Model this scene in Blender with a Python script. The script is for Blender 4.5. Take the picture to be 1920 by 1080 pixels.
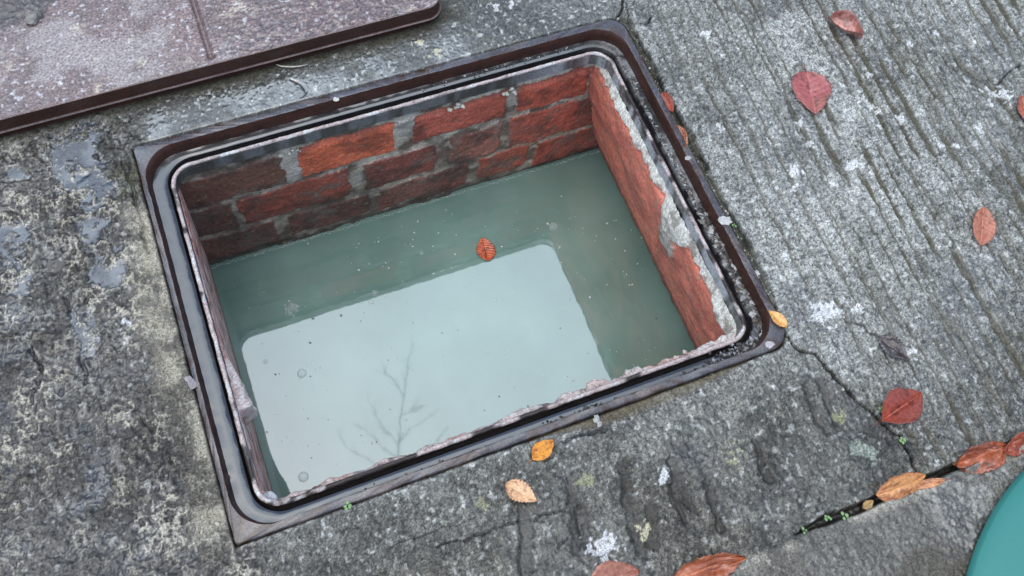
import bpy, math, random
import numpy as np
from mathutils import Matrix, Vector

for o in list(bpy.data.objects):
    bpy.data.objects.remove(o)
S = bpy.context.scene
COL = S.collection
random.seed(7)

# ------------------------------------------------------------------ camera
# pose recovered from the manhole frame (its long side is the x axis, z = 0 is the paving)
RC = np.array([[0.9311703, -0.3567084, 0.0753729],
               [-0.2798541, -0.8318265, -0.4793186],
               [0.2336741, 0.4252338, -0.8743984]])
CC = np.array([0.1044957, -0.2581346, 1.2091305])
FPX = 1994.904
PPX, PPY = 931.408, 334.892          # the photograph is a crop: its optical axis lies above its middle
cd = bpy.data.cameras.new('camera')
cam = bpy.data.objects.new('camera', cd)
COL.objects.link(cam)
cd.sensor_width = 36.0
cd.lens = FPX / 1920 * 36.0
cd.shift_x = (960 - PPX) / 1920
cd.shift_y = (PPY - 540) / 1920
cd.clip_start = 0.02
cd.clip_end = 200
m3 = Matrix((RC[0], -RC[1], -RC[2])).transposed()
cam.matrix_world = Matrix.Translation(Vector(CC)) @ m3.to_4x4()
S.camera = cam

# ------------------------------------------------------------------ light: bright overcast sky
SUN_EL, SUN_AZ = math.radians(78), math.radians(-100)     # azimuth from +y towards +x
world = bpy.data.worlds.new('World')
S.world = world
world.use_nodes = True
wt = world.node_tree
bg = wt.nodes['Background']
sky = wt.nodes.new('ShaderNodeTexSky')
sky.sky_type = 'NISHITA'
sky.sun_disc = False
sky.sun_elevation = SUN_EL
sky.sun_rotation = SUN_AZ
sky.air_density = 1.0
sky.dust_density = 2.5
sky.ozone_density = 1.0
hs = wt.nodes.new('ShaderNodeHueSaturation')
hs.inputs['Saturation'].default_value = 1.0
wt.links.new(sky.outputs[0], hs.inputs['Color'])
wt.links.new(hs.outputs[0], bg.inputs[0])
bg.inputs[1].default_value = 0.15
sl = bpy.data.lights.new('sun', 'SUN')
sl.energy = 1.5
sl.angle = math.radians(86)
sl.color = (0.80, 0.94, 0.99)
sun = bpy.data.objects.new('sun', sl)
COL.objects.link(sun)
sd = Vector((math.sin(SUN_AZ) * math.cos(SUN_EL), math.cos(SUN_AZ) * math.cos(SUN_EL), math.sin(SUN_EL)))
sun.rotation_euler = sd.to_track_quat('Z', 'Y').to_euler()
S.view_settings.view_transform = 'Standard'
S.view_settings.look = 'None'
S.view_settings.exposure = 0.55
S.view_settings.gamma = 1.0
S.render.engine = 'CYCLES'
S.cycles.max_bounces = 6
S.cycles.use_denoising = True


# ------------------------------------------------------------------ helpers
def G(u, v, z=0.0):
    """the place on the level z that the survey photograph shows at pixel u, v"""
    d = RC.T @ np.array([(u - PPX) / FPX, (v - PPY) / FPX, 1.0])
    p = CC + d * ((z - CC[2]) / d[2])
    return np.array([p[0], p[1], z])


_rng = np.random.RandomState(11)
_T = _rng.rand(256, 256).astype(np.float32)


def vn(x, y, seed=0):
    """value noise 0..1"""
    x = np.asarray(x, np.float64) + seed * 17.31
    y = np.asarray(y, np.float64) + seed * 9.77
    xi = np.floor(x).astype(np.int64)
    yi = np.floor(y).astype(np.int64)
    fx = (x - xi); fy = (y - yi)
    fx = fx * fx * (3 - 2 * fx); fy = fy * fy * (3 - 2 * fy)
    a, b = xi & 255, (xi + 1) & 255
    c, d = yi & 255, (yi + 1) & 255
    return ((_T[a, c] * (1 - fx) + _T[b, c] * fx) * (1 - fy) + (_T[a, d] * (1 - fx) + _T[b, d] * fx) * fy)


def fbm(x, y, sc, octv=4, seed=0, gain=0.5):
    r = 0; a = 1.0; t = 0
    ca, sa = math.cos(0.6), math.sin(0.6)
    for i in range(octv):
        r = r + a * vn(x / sc, y / sc, seed + i * 3)
        t += a; a *= gain; sc *= 0.5
        x, y = x * ca - y * sa, x * sa + y * ca
    return r / t


def sst(a, b, x):
    t = np.clip((x - a) / (b - a), 0, 1)
    return t * t * (3 - 2 * t)


def mixc(c, col, m):
    return c * (1 - m[..., None]) + np.asarray(col, float) * m[..., None]


def link(name, me, mat=None, parent=None, smooth=True):
    o = bpy.data.objects.new(name, me)
    COL.objects.link(o)
    if mat:
        me.materials.append(mat)
    if parent:
        o.parent = parent
    if smooth:
        me.polygons.foreach_set('use_smooth', np.ones(len(me.polygons), bool))
    return o


def fast_mesh(name, V, F):
    """V (n,3), F (m,4) numpy quads"""
    me = bpy.data.meshes.new(name)
    me.vertices.add(len(V))
    me.vertices.foreach_set('co', np.ascontiguousarray(V, np.float32).ravel())
    me.loops.add(F.size)
    me.loops.foreach_set('vertex_index', np.ascontiguousarray(F, np.int32).ravel())
    me.polygons.add(len(F))
    k = F.shape[1]
    me.polygons.foreach_set('loop_start', np.arange(0, F.size, k, dtype=np.int32))
    me.polygons.foreach_set('loop_total', np.full(len(F), k, np.int32))
    me.update(calc_edges=True)
    return me


def set_col(me, C, name='col'):
    a = me.attributes.new(name, 'FLOAT_COLOR', 'POINT')
    buf = np.ones((len(C), 4), np.float32)
    buf[:, :3] = C
    a.data.foreach_set('color', buf.ravel())


def set_val(me, X, name):
    a = me.attributes.new(name, 'FLOAT', 'POINT')
    a.data.foreach_set('value', np.ascontiguousarray(X, np.float32).ravel())


def grid_faces(n, m, keep=None, flip=False):
    i = np.arange(n - 1)[:, None] * m + np.arange(m - 1)[None, :]
    q = np.stack([i, i + m, i + m + 1, i + 1], -1)
    if flip:
        q = q[..., ::-1]
    q = q.reshape(-1, 4)
    if keep is not None:
        q = q[keep.reshape(-1)]
    return q


def empty(name, loc=(0, 0, 0)):
    o = bpy.data.objects.new(name, None)
    o.empty_display_size = 0.03
    COL.objects.link(o)
    o.location = loc
    return o


def tag(o, label=None, cat=None, group=None, kind=None):
    if label: o['label'] = label
    if cat: o['category'] = cat
    if group: o['group'] = group
    if kind: o['kind'] = kind
    return o


class MB:
    """collects faces for one mesh object, with a colour per vertex"""
    def __init__(s):
        s.v, s.f, s.c = [], [], []

    def add(s, V, F, col):
        b = len(s.v)
        s.v += [tuple(p) for p in V]
        s.f += [tuple(i + b for i in q) for q in F]
        if np.ndim(col) == 1:
            s.c += [tuple(col)] * len(V)
        else:
            s.c += [tuple(c) for c in col]

    def build(s, name, mat, parent=None, smooth=True):
        me = bpy.data.meshes.new(name)
        me.from_pydata(s.v, [], s.f)
        me.update()
        set_col(me, np.array(s.c, float))
        return link(name, me, mat, parent, smooth)


_t = (1 + 5 ** 0.5) / 2
ICO_V = np.array([(-1, _t, 0), (1, _t, 0), (-1, -_t, 0), (1, -_t, 0), (0, -1, _t), (0, 1, _t), (0, -1, -_t), (0, 1, -_t), (_t, 0, -1), (_t, 0, 1), (-_t, 0, -1), (-_t, 0, 1)], float) / math.sqrt(1 + _t * _t)
ICO_F = [(0, 11, 5), (0, 5, 1), (0, 1, 7), (0, 7, 10), (0, 10, 11), (1, 5, 9), (5, 11, 4), (11, 10, 2), (10, 7, 6), (7, 1, 8), (3, 9, 4), (3, 4, 2), (3, 2, 6), (3, 6, 8), (3, 8, 9), (4, 9, 5), (2, 4, 11), (6, 2, 10), (8, 6, 7), (9, 8, 1)]


def ico2():
    V = [tuple(v) for v in ICO_V]; cache = {}; F = []
    def mid(a, b):
        k = (min(a, b), max(a, b))
        if k not in cache:
            p = (np.array(V[a]) + np.array(V[b])); p /= np.linalg.norm(p)
            V.append(tuple(p)); cache[k] = len(V) - 1
        return cache[k]
    for a, b, c in ICO_F:
        x, y, z = mid(a, b), mid(b, c), mid(c, a)
        F += [(a, x, z), (b, y, x), (c, z, y), (x, y, z)]
    return np.array(V), F


I2V, I2F = ico2()


def lump(mb, p, r, col, rough=0.3, flat=0.7, fine=False):
    V = (I2V if fine else ICO_V).copy()
    rr = 1 + rough * (np.array([random.random() for _ in V]) - 0.5) * 2
    sc = np.array([random.uniform(0.75, 1.3), random.uniform(0.75, 1.3), flat])
    a = random.random() * 6.28
    V = V * rr[:, None] * sc
    V = np.c_[V[:, 0] * math.cos(a) - V[:, 1] * math.sin(a), V[:, 0] * math.sin(a) + V[:, 1] * math.cos(a), V[:, 2]]
    mb.add(V * r + np.asarray(p), I2F if fine else ICO_F, col)


def tube(mb, pts, radii, col, n=7):
    pts = [Vector(p) for p in pts]
    V = []; F = []
    for i, p in enumerate(pts):
        d = (pts[min(i + 1, len(pts) - 1)] - pts[max(i - 1, 0)]).normalized()
        u = d.orthogonal().normalized(); w = d.cross(u)
        for k in range(n):
            a = 2 * math.pi * k / n
            V.append(p + (u * math.cos(a) + w * math.sin(a)) * radii[i])
    for i in range(len(pts) - 1):
        for k in range(n):
            F.append((i * n + k, i * n + (k + 1) % n, (i + 1) * n + (k + 1) % n, (i + 1) * n + k))
    F.append(tuple(range(n))[::-1]); F.append(tuple((len(pts) - 1) * n + k for k in range(n)))
    mb.add(V, F, col)


# ------------------------------------------------------------------ materials
def new_mat(name):
    m = bpy.data.materials.new(name)
    m.use_nodes = True
    nt = m.node_tree
    return m, nt, nt.nodes['Principled BSDF']


def N(nt, t, **kw):
    n = nt.nodes.new(t)
    for k, v in kw.items():
        setattr(n, k, v)
    return n


def mat_surface(name, base=None, attr='col', spec_scale=900, spec_amt=0.35, bump_scale=700, bump=0.4, bump_dist=0.0006,
                rough=(0.3, 0.7), ior=1.45, wet_attr=None, wet_ior=2.3, wet_rough=0.12, tint_scale=None):
    """vertex colour (or one base colour) with fine grain in colour, gloss and relief; optional wet film"""
    m, nt, bs = new_mat(name)
    L = nt.links.new
    tc = N(nt, 'ShaderNodeTexCoord')
    if base is None:
        at = N(nt, 'ShaderNodeAttribute', attribute_name=attr)
        csrc = at.outputs['Color']
    else:
        rgb = N(nt, 'ShaderNodeRGB'); rgb.outputs[0].default_value = (*base, 1)
        csrc = rgb.outputs[0]
    n1 = N(nt, 'ShaderNodeTexNoise'); n1.inputs['Scale'].default_value = spec_scale
    n1.inputs['Detail'].default_value = 3; n1.inputs['Roughness'].default_value = 0.65
    L(tc.outputs['Object'], n1.inputs['Vector'])
    mr = N(nt, 'ShaderNodeMapRange')
    mr.inputs['From Min'].default_value = 0.28; mr.inputs['From Max'].default_value = 0.72
    mr.inputs['To Min'].default_value = 1 - spec_amt; mr.inputs['To Max'].default_value = 1 + spec_amt
    L(n1.outputs['Fac'], mr.inputs['Value'])
    mul = N(nt, 'ShaderNodeVectorMath', operation='SCALE')
    L(csrc, mul.inputs[0]); L(mr.outputs[0], mul.inputs['Scale'])
    L(mul.outputs[0], bs.inputs['Base Color'])
    n2 = N(nt, 'ShaderNodeTexNoise'); n2.inputs['Scale'].default_value = bump_scale * 0.25
    n2.inputs['Detail'].default_value = 4
    L(tc.outputs['Object'], n2.inputs['Vector'])
    rr = N(nt, 'ShaderNodeMapRange')
    rr.inputs['From Min'].default_value = 0.35; rr.inputs['From Max'].default_value = 0.65
    rr.inputs['To Min'].default_value = rough[0]; rr.inputs['To Max'].default_value = rough[1]
    L(n2.outputs['Fac'], rr.inputs['Value'])
    n3 = N(nt, 'ShaderNodeTexNoise'); n3.inputs['Scale'].default_value = bump_scale
    n3.inputs['Detail'].default_value = 3
    L(tc.outputs['Object'], n3.inputs['Vector'])
    bp = N(nt, 'ShaderNodeBump'); bp.inputs['Strength'].default_value = bump
    bp.inputs['Distance'].default_value = bump_dist
    L(n3.outputs['Fac'], bp.inputs['Height']); L(bp.outputs[0], bs.inputs['Normal'])
    bs.inputs['IOR'].default_value = ior
    if wet_attr:
        wa = N(nt, 'ShaderNodeAttribute', attribute_name=wet_attr)
        mx = N(nt, 'ShaderNodeMix'); mx.data_type = 'FLOAT'
        L(wa.outputs['Fac'], mx.inputs[0]); L(rr.outputs[0], mx.inputs[2]); mx.inputs[3].default_value = wet_rough
        L(mx.outputs[0], bs.inputs['Roughness'])
        mi = N(nt, 'ShaderNodeMix'); mi.data_type = 'FLOAT'
        L(wa.outputs['Fac'], mi.inputs[0]); mi.inputs[2].default_value = ior; mi.inputs[3].default_value = wet_ior
        L(mi.outputs[0], bs.inputs['IOR'])
        mb_ = N(nt, 'ShaderNodeMath', operation='MULTIPLY_ADD')
        L(wa.outputs['Fac'], mb_.inputs[0]); mb_.inputs[1].default_value = -bump; mb_.inputs[2].default_value = bump
        L(mb_.outputs[0], bp.inputs['Strength'])
    else:
        L(rr.outputs[0], bs.inputs['Roughness'])
    return m


M_GROUND = mat_surface('wet_concrete', spec_scale=480, spec_amt=0.85, bump_scale=800, bump=0.7, bump_dist=0.0009,
                       rough=(0.34, 0.62), ior=1.38, wet_attr='wet', wet_ior=2.3, wet_rough=0.14)
M_IRON = mat_surface('wet_cast_iron', spec_scale=420, spec_amt=0.55, bump_scale=420, bump=0.55, bump_dist=0.0008,
                     rough=(0.3, 0.5), ior=1.35, wet_attr='wet', wet_ior=2.15, wet_rough=0.12)
M_COVER = mat_surface('worn_cover_iron', spec_scale=300, spec_amt=0.85, bump_scale=420, bump=0.8, bump_dist=0.0009,
                      rough=(0.32, 0.6), ior=1.7, wet_attr='wet', wet_ior=2.0, wet_rough=0.3)
M_BRICK = mat_surface('damp_brick', spec_scale=450, spec_amt=0.35, bump_scale=600, bump=0.4, bump_dist=0.0009,
                      rough=(0.5, 0.8), ior=1.28)
M_GRIT = mat_surface('wet_grit', spec_scale=600, spec_amt=0.3, bump_scale=900, bump=0.4, rough=(0.2, 0.5), ior=1.5)
M_BARK = mat_surface('bark', base=(0.05, 0.045, 0.04), spec_scale=60, bump_scale=90, bump=0.5, bump_dist=0.004)
M_PLASTIC = mat_surface('teal_plastic', base=(0.036, 0.205, 0.18), spec_scale=700, spec_amt=0.05, bump_scale=900, bump=0.08,
                        rough=(0.4, 0.5), ior=1.45)

# murky water
M_WATER, nt, bs = new_mat('murky_water')
tc = N(nt, 'ShaderNodeTexCoord')
nz = N(nt, 'ShaderNodeTexNoise'); nz.inputs['Scale'].default_value = 9; nz.inputs['Detail'].default_value = 5
nt.links.new(tc.outputs['Object'], nz.inputs['Vector'])
cr = N(nt, 'ShaderNodeValToRGB')
cr.color_ramp.elements[0].position = 0.3; cr.color_ramp.elements[0].color = (0.130, 0.220, 0.184, 1)
cr.color_ramp.elements[1].position = 0.72; cr.color_ramp.elements[1].color = (0.182, 0.294, 0.250, 1)
nt.links.new(nz.outputs['Fac'], cr.inputs[0]); nt.links.new(cr.outputs[0], bs.inputs['Base Color'])
bs.inputs['Roughness'].default_value = 0.028
bs.inputs['IOR'].default_value = 2.3
wn = N(nt, 'ShaderNodeTexNoise'); wn.inputs['Scale'].default_value = 26; wn.inputs['Detail'].default_value = 3
nt.links.new(tc.outputs['Object'], wn.inputs['Vector'])
wb = N(nt, 'ShaderNodeBump'); wb.inputs['Strength'].default_value = 0.012; wb.inputs['Distance'].default_value = 0.004
nt.links.new(wn.outputs['Fac'], wb.inputs['Height']); nt.links.new(wb.outputs[0], bs.inputs['Normal'])

# bubble film
M_BUBBLE, nt, bs = new_mat('bubble_film')
bs.inputs['Base Color'].default_value = (0.8, 0.85, 0.85, 1)
bs.inputs['Roughness'].default_value = 0.05
bs.inputs['IOR'].default_value = 2.0
lw = N(nt, 'ShaderNodeLayerWeight'); lw.inputs['Blend'].default_value = 0.35
mrb = N(nt, 'ShaderNodeMapRange'); mrb.inputs['To Min'].default_value = 0.12; mrb.inputs['To Max'].default_value = 0.75
nt.links.new(lw.outputs['Facing'], mrb.inputs['Value']); nt.links.new(mrb.outputs[0], bs.inputs['Alpha'])

# leaves: colour per vertex, veins as relief from the leaf's own uv
M_LEAF, nt, bs = new_mat('wet_leaf')
at_ = N(nt, 'ShaderNodeAttribute', attribute_name='col')
tc = N(nt, 'ShaderNodeTexCoord')
nz = N(nt, 'ShaderNodeTexNoise'); nz.inputs['Scale'].default_value = 260; nz.inputs['Detail'].default_value = 4
nt.links.new(tc.outputs['Object'], nz.inputs['Vector'])
mr = N(nt, 'ShaderNodeMapRange'); mr.inputs['From Min'].default_value = 0.3; mr.inputs['From Max'].default_value = 0.7
mr.inputs['To Min'].default_value = 0.72; mr.inputs['To Max'].default_value = 1.25
nt.links.new(nz.outputs['Fac'], mr.inputs['Value'])
sc_ = N(nt, 'ShaderNodeVectorMath', operation='SCALE')
nt.links.new(at_.outputs['Color'], sc_.inputs[0]); nt.links.new(mr.outputs[0], sc_.inputs['Scale'])
nt.links.new(sc_.outputs[0], bs.inputs['Base Color'])
bs.inputs['Roughness'].default_value = 0.27
bs.inputs['IOR'].default_value = 1.6
bp = N(nt, 'ShaderNodeBump'); bp.inputs['Strength'].default_value = 0.35; bp.inputs['Distance'].default_value = 0.0006
nt.links.new(nz.outputs['Fac'], bp.inputs['Height']); nt.links.new(bp.outputs[0], bs.inputs['Normal'])

M_GREEN = mat_surface('seedling_green', base=(0.20, 0.33, 0.13), spec_scale=500, spec_amt=0.2, bump=0.1, rough=(0.4, 0.5))

# ------------------------------------------------------------------ the paving (one sheet, fine where it is seen)
W, D = 0.69, 0.5216


def axis(lo, hi, step):
    mid = np.arange(lo, hi, step)
    g = []; s = step; x = 0
    while x < 7:
        s *= 1.5; x += s; g.append(x)
    return np.concatenate([lo - np.array(g)[::-1], mid, mid[-1] + np.array(g)])


gx = axis(-0.29, 1.36, 0.0014)
gy = axis(-0.37, 0.86, 0.0014)
X, Y = np.meshgrid(gx, gy, indexing='ij')


def seg_dist(pts, pad=0.06):
    """distance to a polyline given in pixels, on the paving; far away = 9"""
    P = [G(*q)[:2] for q in pts]
    return wseg_dist(P, pad)


def wseg_dist(P, pad=0.06, wob=0.0025, along=False):
    lo = np.min(P, 0) - pad; hi = np.max(P, 0) + pad
    i0, i1 = np.searchsorted(gx, (lo[0], hi[0])); j0, j1 = np.searchsorted(gy, (lo[1], hi[1]))
    out = np.full(X.shape, 9.0)
    xs = X[i0:i1, j0:j1]; ys = Y[i0:i1, j0:j1]
    xs = xs + (fbm(xs, ys, 0.02, 3, 31) - 0.5) * 4 * wob
    ys = ys + (fbm(xs, ys, 0.02, 3, 37) - 0.5) * 4 * wob
    d = np.full(xs.shape, 9.0)
    for a, b in zip(P[:-1], P[1:]):
        ab = np.array(b) - np.array(a)
        t = np.clip(((xs - a[0]) * ab[0] + (ys - a[1]) * ab[1]) / (ab @ ab), 0, 1)
        d = np.minimum(d, np.hypot(xs - a[0] - t * ab[0], ys - a[1] - t * ab[1]))
    out[i0:i1, j0:j1] = d
    return out


# regions
xw = X + (fbm(X, Y, 0.05, 3, 5) - 0.5) * 0.02
yw = Y + (fbm(X, Y, 0.05, 3, 6) - 0.5) * 0.02
r_left = sst(0.06, -0.01, xw) * sst(0.60, 0.55, yw)
r_front = sst(0.0, -0.01, Y) * sst(-0.02, 0.02, X) * (0.42 * sst(0.02, -0.12, yw) + 0.58 * sst(0.74, 0.69, xw + 0.30 * Y))
r_front = np.maximum(r_front, 0.42 * sst(0.10, -0.10, yw) * sst(W, W + 0.02, X))
r_top = sst(D - 0.004, D + 0.004, Y) * sst(-0.02, 0.02, xw) * sst(0.70, 0.6, xw)
r_right = sst(W - 0.01, W + 0.03, xw + 0.25 * np.clip(-yw - 0.02, 0, 1) * -1)

n_mac = fbm(X, Y, 0.16, 3, 1) - 0.5
n_med = fbm(X, Y, 0.022, 4, 2, 0.6) - 0.5
n_fin = fbm(X, Y, 0.006, 3, 3, 0.6) - 0.5
n_gr = vn(X / 0.0028, Y / 0.0028, 4) - 0.5
H = n_mac * 0.004 + n_med * (0.0028 + 0.0062 * r_left + 0.0016 * r_front - 0.0012 * r_top) \
    + n_fin * (0.0026 + 0.0036 * r_left + 0.001 * r_front - 0.0012 * r_top) + n_gr * (0.0012 + 0.0010 * r_left)
n_rnd = np.random.RandomState(5).randn(*X.shape)
tipn = 1 - np.abs(2 * fbm(X, Y, 0.011, 4, 74, 0.6) - 1) * 2.6
tip = sst(0.55, 0.98, tipn) * sst(0.28, 0.55, fbm(X, Y, 0.05, 4, 76))
H += n_rnd * 0.0002 + r_left * tip * 0.0022

# colour of the concrete itself
tone = fbm(X, Y, 0.12, 4, 8)
tone2 = fbm(X, Y, 0.03, 4, 9)
speck = vn(X / 0.0032, Y / 0.0032, 14)
speck2 = vn(X / 0.0042, Y / 0.0042, 15)
C = np.ones(X.shape + (3,)) * np.array([0.192, 0.191, 0.176])
C = mixc(C, (0.078, 0.074, 0.061), np.minimum(r_front * 1.0, 0.97))
C = mixc(C, (0.055, 0.050, 0.043), r_left)
C = mixc(C, (0.075, 0.075, 0.066), r_top)
C = C * (0.62 + 0.75 * tone)[..., None] * (0.68 + 0.62 * tone2)[..., None]
C = mixc(C, (0.060, 0.060, 0.058), sst(0.54, 0.74, fbm(X, Y, 0.07, 5, 12, 0.6)) * 0.5 * (1 - r_left))
C = C * np.clip(0.55 + 0.9 * speck + 0.26 * n_rnd, 0.2, 2.4)[..., None]
C = mixc(C, (0.40, 0.40, 0.38), sst(0.76, 0.90, speck2) * 0.62 * (1 - 0.4 * r_left) * (1 - 0.35 * r_front))
C = C * (1 + r_front * 1.3 * (fbm(X, Y, 0.016, 4, 77, 0.65) - 0.5))[..., None]
C = mixc(C, (0.37, 0.345, 0.285), r_left * tip * (0.35 + 0.65 * sst(0.4, 0.6, tone2)) * 0.85)
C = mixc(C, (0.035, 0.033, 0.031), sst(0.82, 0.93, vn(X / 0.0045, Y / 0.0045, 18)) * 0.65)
wet = 0.04 + 0.22 * sst(0.45, 0.65, fbm(X, Y, 0.09, 3, 19)) + 0.25 * r_top
OLIVE = (0.068, 0.060, 0.036)  # olive groove dirt, darkened further to stand in for weak relief shading
DARK = (0.03, 0.028, 0.024)

# tamped grooves running away from the camera: streak noise, dense on the right
xr = X - 0.05 * Y + (fbm(X, Y, 0.1, 3, 21) - 0.5) * 0.009 + (fbm(X, Y, 0.012, 2, 20) - 0.5) * 0.0035
dens = sst(W, W + 0.12, X) * (0.45 + 0.55 * sst(0.8, 1.05, X))
ph = xr / 0.0235 + 1.7 * fbm(X, Y * 0.25, 0.16, 2, 71)
ln = np.abs(ph - np.floor(ph) - 0.5)
lw = 0.035 + 0.20 * sst(0.40, 0.75, fbm(X * 1.5, Y * 0.4, 0.06, 3, 72))
st3 = sst(lw + 0.035, lw - 0.02, ln) * sst(0.34, 0.46, fbm(X, Y * 0.35, 0.03, 4, 73))
st1 = vn(xr / 0.013, Y / 0.30, 22) * 0.75 + vn(X / 0.012, Y / 0.012, 23) * 0.25
st2 = vn(xr / 0.0075, Y / 0.16, 24) * 0.72 + vn(X / 0.01, Y / 0.01, 25) * 0.28
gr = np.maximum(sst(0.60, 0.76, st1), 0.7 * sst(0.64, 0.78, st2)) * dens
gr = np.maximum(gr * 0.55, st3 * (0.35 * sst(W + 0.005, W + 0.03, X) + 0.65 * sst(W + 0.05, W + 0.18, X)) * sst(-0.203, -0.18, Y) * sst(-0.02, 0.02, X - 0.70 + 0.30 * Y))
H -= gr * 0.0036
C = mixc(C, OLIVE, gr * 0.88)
grooves = [([(1280, 65), (1330, 165), (1380, 265), (1440, 385), (1520, 540)], 4), ([(1380, 0), (1415, 60), (1465, 155), (1500, 250), (1560, 360)], 4.5),
           ([(1560, 75), (1625, 175), (1680, 280), (1750, 380), (1805, 480)], 5), ([(1715, 90), (1820, 280), (1900, 380), (1930, 430)], 8),
           ([(1845, 240), (1930, 355)], 9), ([(1795, 110), (1850, 150), (1880, 190)], 10), ([(1755, 566), (1786, 607), (1818, 661), (1849, 711), (1893, 777)], 6),
           ([(1569, 560), (1604, 623), (1623, 664)], 6), ([(1645, 330), (1700, 430), (1760, 560)], 4), ([(1500, 0), (1560, 110), (1600, 170)], 4),
           ([(1620, 0), (1700, 130), (1790, 300)], 4), ([(1840, 0), (1930, 150)], 5), ([(1880, 480), (1930, 560)], 8), ([(1560, 400), (1650, 570), (1720, 700)], 3.5)]
fgrooves = [([(980, 950), (985, 1007), (991, 1090)], 13), ([(1072, 905), (1079, 981), (1078, 1030)], 11), ([(1087, 955), (1097, 1007), (1128, 1033)], 10),
            ([(1172, 875), (1183, 968), (1211, 1038)], 13), ([(1222, 955), (1226, 1020)], 11), ([(1260, 865), (1273, 917), (1305, 960)], 10), ([(1258, 911), (1280, 976)], 7),
            ([(1515, 724), (1530, 770), (1547, 808)], 9), ([(1537, 708), (1569, 796)], 8), ([(1330, 900), (1350, 990)], 8), ([(1420, 830), (1440, 900)], 7)]
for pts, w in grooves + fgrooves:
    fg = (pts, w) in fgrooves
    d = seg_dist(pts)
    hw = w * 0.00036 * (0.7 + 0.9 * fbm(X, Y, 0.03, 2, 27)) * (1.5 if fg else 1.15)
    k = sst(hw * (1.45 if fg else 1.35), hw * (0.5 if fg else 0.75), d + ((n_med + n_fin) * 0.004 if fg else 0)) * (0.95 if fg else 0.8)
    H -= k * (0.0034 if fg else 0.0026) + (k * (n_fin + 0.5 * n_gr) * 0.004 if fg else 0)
    C = mixc(C, OLIVE if not fg else (0.028, 0.024, 0.016), k * (0.88 if fg else 0.8) * (0.75 + 0.5 * (speck - 0.5)))  # dirt in the grooves, its colour deepened in place of relief shade

# thin cracks and chipped ledges
cracks = [([(1474, 628), (1500, 655), (1532, 668), (1560, 700), (1590, 735), (1622, 762), (1645, 778), (1690, 822), (1705, 850), (1715, 880), (1727, 905)], 2.4, 0.010),
          ([(1150, 38), (1163, 15), (1170, -20)], 2.4, 0.008), ([(1155, 38), (1180, 40), (1212, 46), (1224, 30)], 1.6, 0.006), ([(1178, 42), (1176, 12), (1168, 0)], 1.3, 0.006),
          ([(820, 1025), (900, 1002), (945, 985), (970, 972)], 2.0, 0.003), ([(720, 1027), (760, 1013), (830, 990), (890, 972)], 1.2, 0.002), ([(999, 972), (1030, 966), (1061, 958)], 1.5, 0.004),
          ([(1045, 1030), (1062, 1012)], 1.6, 0.002), ([(1062, 825), (1100, 812), (1138, 803)], 2.0, 0.003), ([(548, 148), (566, 160), (574, 172), (566, 180)], 2.0, 0.003),
          ([(60, 330), (82, 322), (98, 310), (122, 280), (125, 262)], 2.2, 0.003), ([(112, 308), (150, 305), (180, 298), (200, 304)], 2.6, 0.003), ([(165, 322), (185, 345)], 2.2, 0.003),
          ([(0, 455), (10, 475), (28, 490)], 3, 0.004), ([(232, 300), (250, 350), (262, 400), (268, 440), (280, 470)], 3, 0.005), ([(335, 690), (365, 680)], 2.2, 0.004),
          ([(1870, 160), (1885, 140), (1915, 118)], 2, 0.002), ([(1590, 600), (1625, 612), (1660, 640)], 2, 0.002), ([(55, 655), (75, 690), (60, 760)], 3, 0.003), ([(120, 560), (150, 640), (160, 720)], 3, 0.003)]
for pts, w, dep in cracks:
    d = seg_dist(pts)
    hw = w * 0.00058 * (0.6 + 0.9 * fbm(X, Y, 0.012, 2, 28))
    k = sst(hw * 1.5, hw * 0.6, d)
    H -= k * dep
    C = mixc(C, (0.014, 0.013, 0.011), k * 0.92)

# joint between the slabs, the front slab a little proud
yj = -0.2015 + (fbm(X, Y, 0.03, 3, 41) - 0.5) * 0.004
dj = Y - yj
wj = 0.0036 * sst(0.575, 0.62, X) * (0.6 + 0.9 * fbm(X, Y * 0, 0.04, 2, 42)) + 1e-6
kj = sst(wj * 1.6, wj * 0.8, np.abs(dj)) * sst(0.57, 0.60, X)
r_slab = sst(0.0, -0.006, dj) * sst(0.40, 0.60, X)
H += r_slab * 0.004
H -= kj * 0.022
C = mixc(C, (0.115, 0.107, 0.090), r_slab * 0.6)
C = mixc(C, (0.32, 0.30, 0.25), r_slab * sst(-0.022, -0.004, dj) * sst(0.35, 0.6, tone2) * 0.7)
C = mixc(C, DARK, kj * 0.9)
old = sst(-0.262, -0.275, Y + (fbm(X, Y, 0.05, 3, 44) - 0.5) * 0.05) * sst(0.62, 0.66, X)
C = mixc(C, (0.075, 0.066, 0.05), old * 0.75)
wet = wet * (1 - old * 0.5)
wet = np.maximum(wet, r_slab * 0.55 * sst(0.70, 0.76, X) * sst(0.45, 0.6, fbm(X, Y, 0.04, 3, 45)))

# left: puddled strips between rough ribs
rib = vn((X - 0.02 * Y + (fbm(X, Y, 0.06, 3, 50) - 0.5) * 0.03) / 0.021, Y / 0.2, 51)
low = sst(0.57, 0.36, rib) * sst(-0.015, -0.045, X) * (0.35 + 0.65 * sst(0.30, 0.48, Y)) * sst(0.62, 0.55, Y)
for pts, w in (([(172, 330), (180, 400), (190, 460), (200, 520)], 30), ([(20, 430), (25, 490), (40, 540)], 24), ([(110, 300), (150, 297), (185, 292)], 14), ([(150, 590), (165, 650)], 16), ([(170, 375), (185, 370)], 12), ([(60, 320), (30, 325)], 12)):
    d = seg_dist(pts)
    low = np.maximum(low, sst(w * 0.0010, w * 0.0004, d))
H -= low * 0.0032
lvl = -0.0022 + n_mac * 0.003
pud = sst(0.0008, -0.0012, H - lvl + n_rnd * 0.0003 + n_fin * 0.0012) * sst(0.1, 0.6, low)
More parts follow.
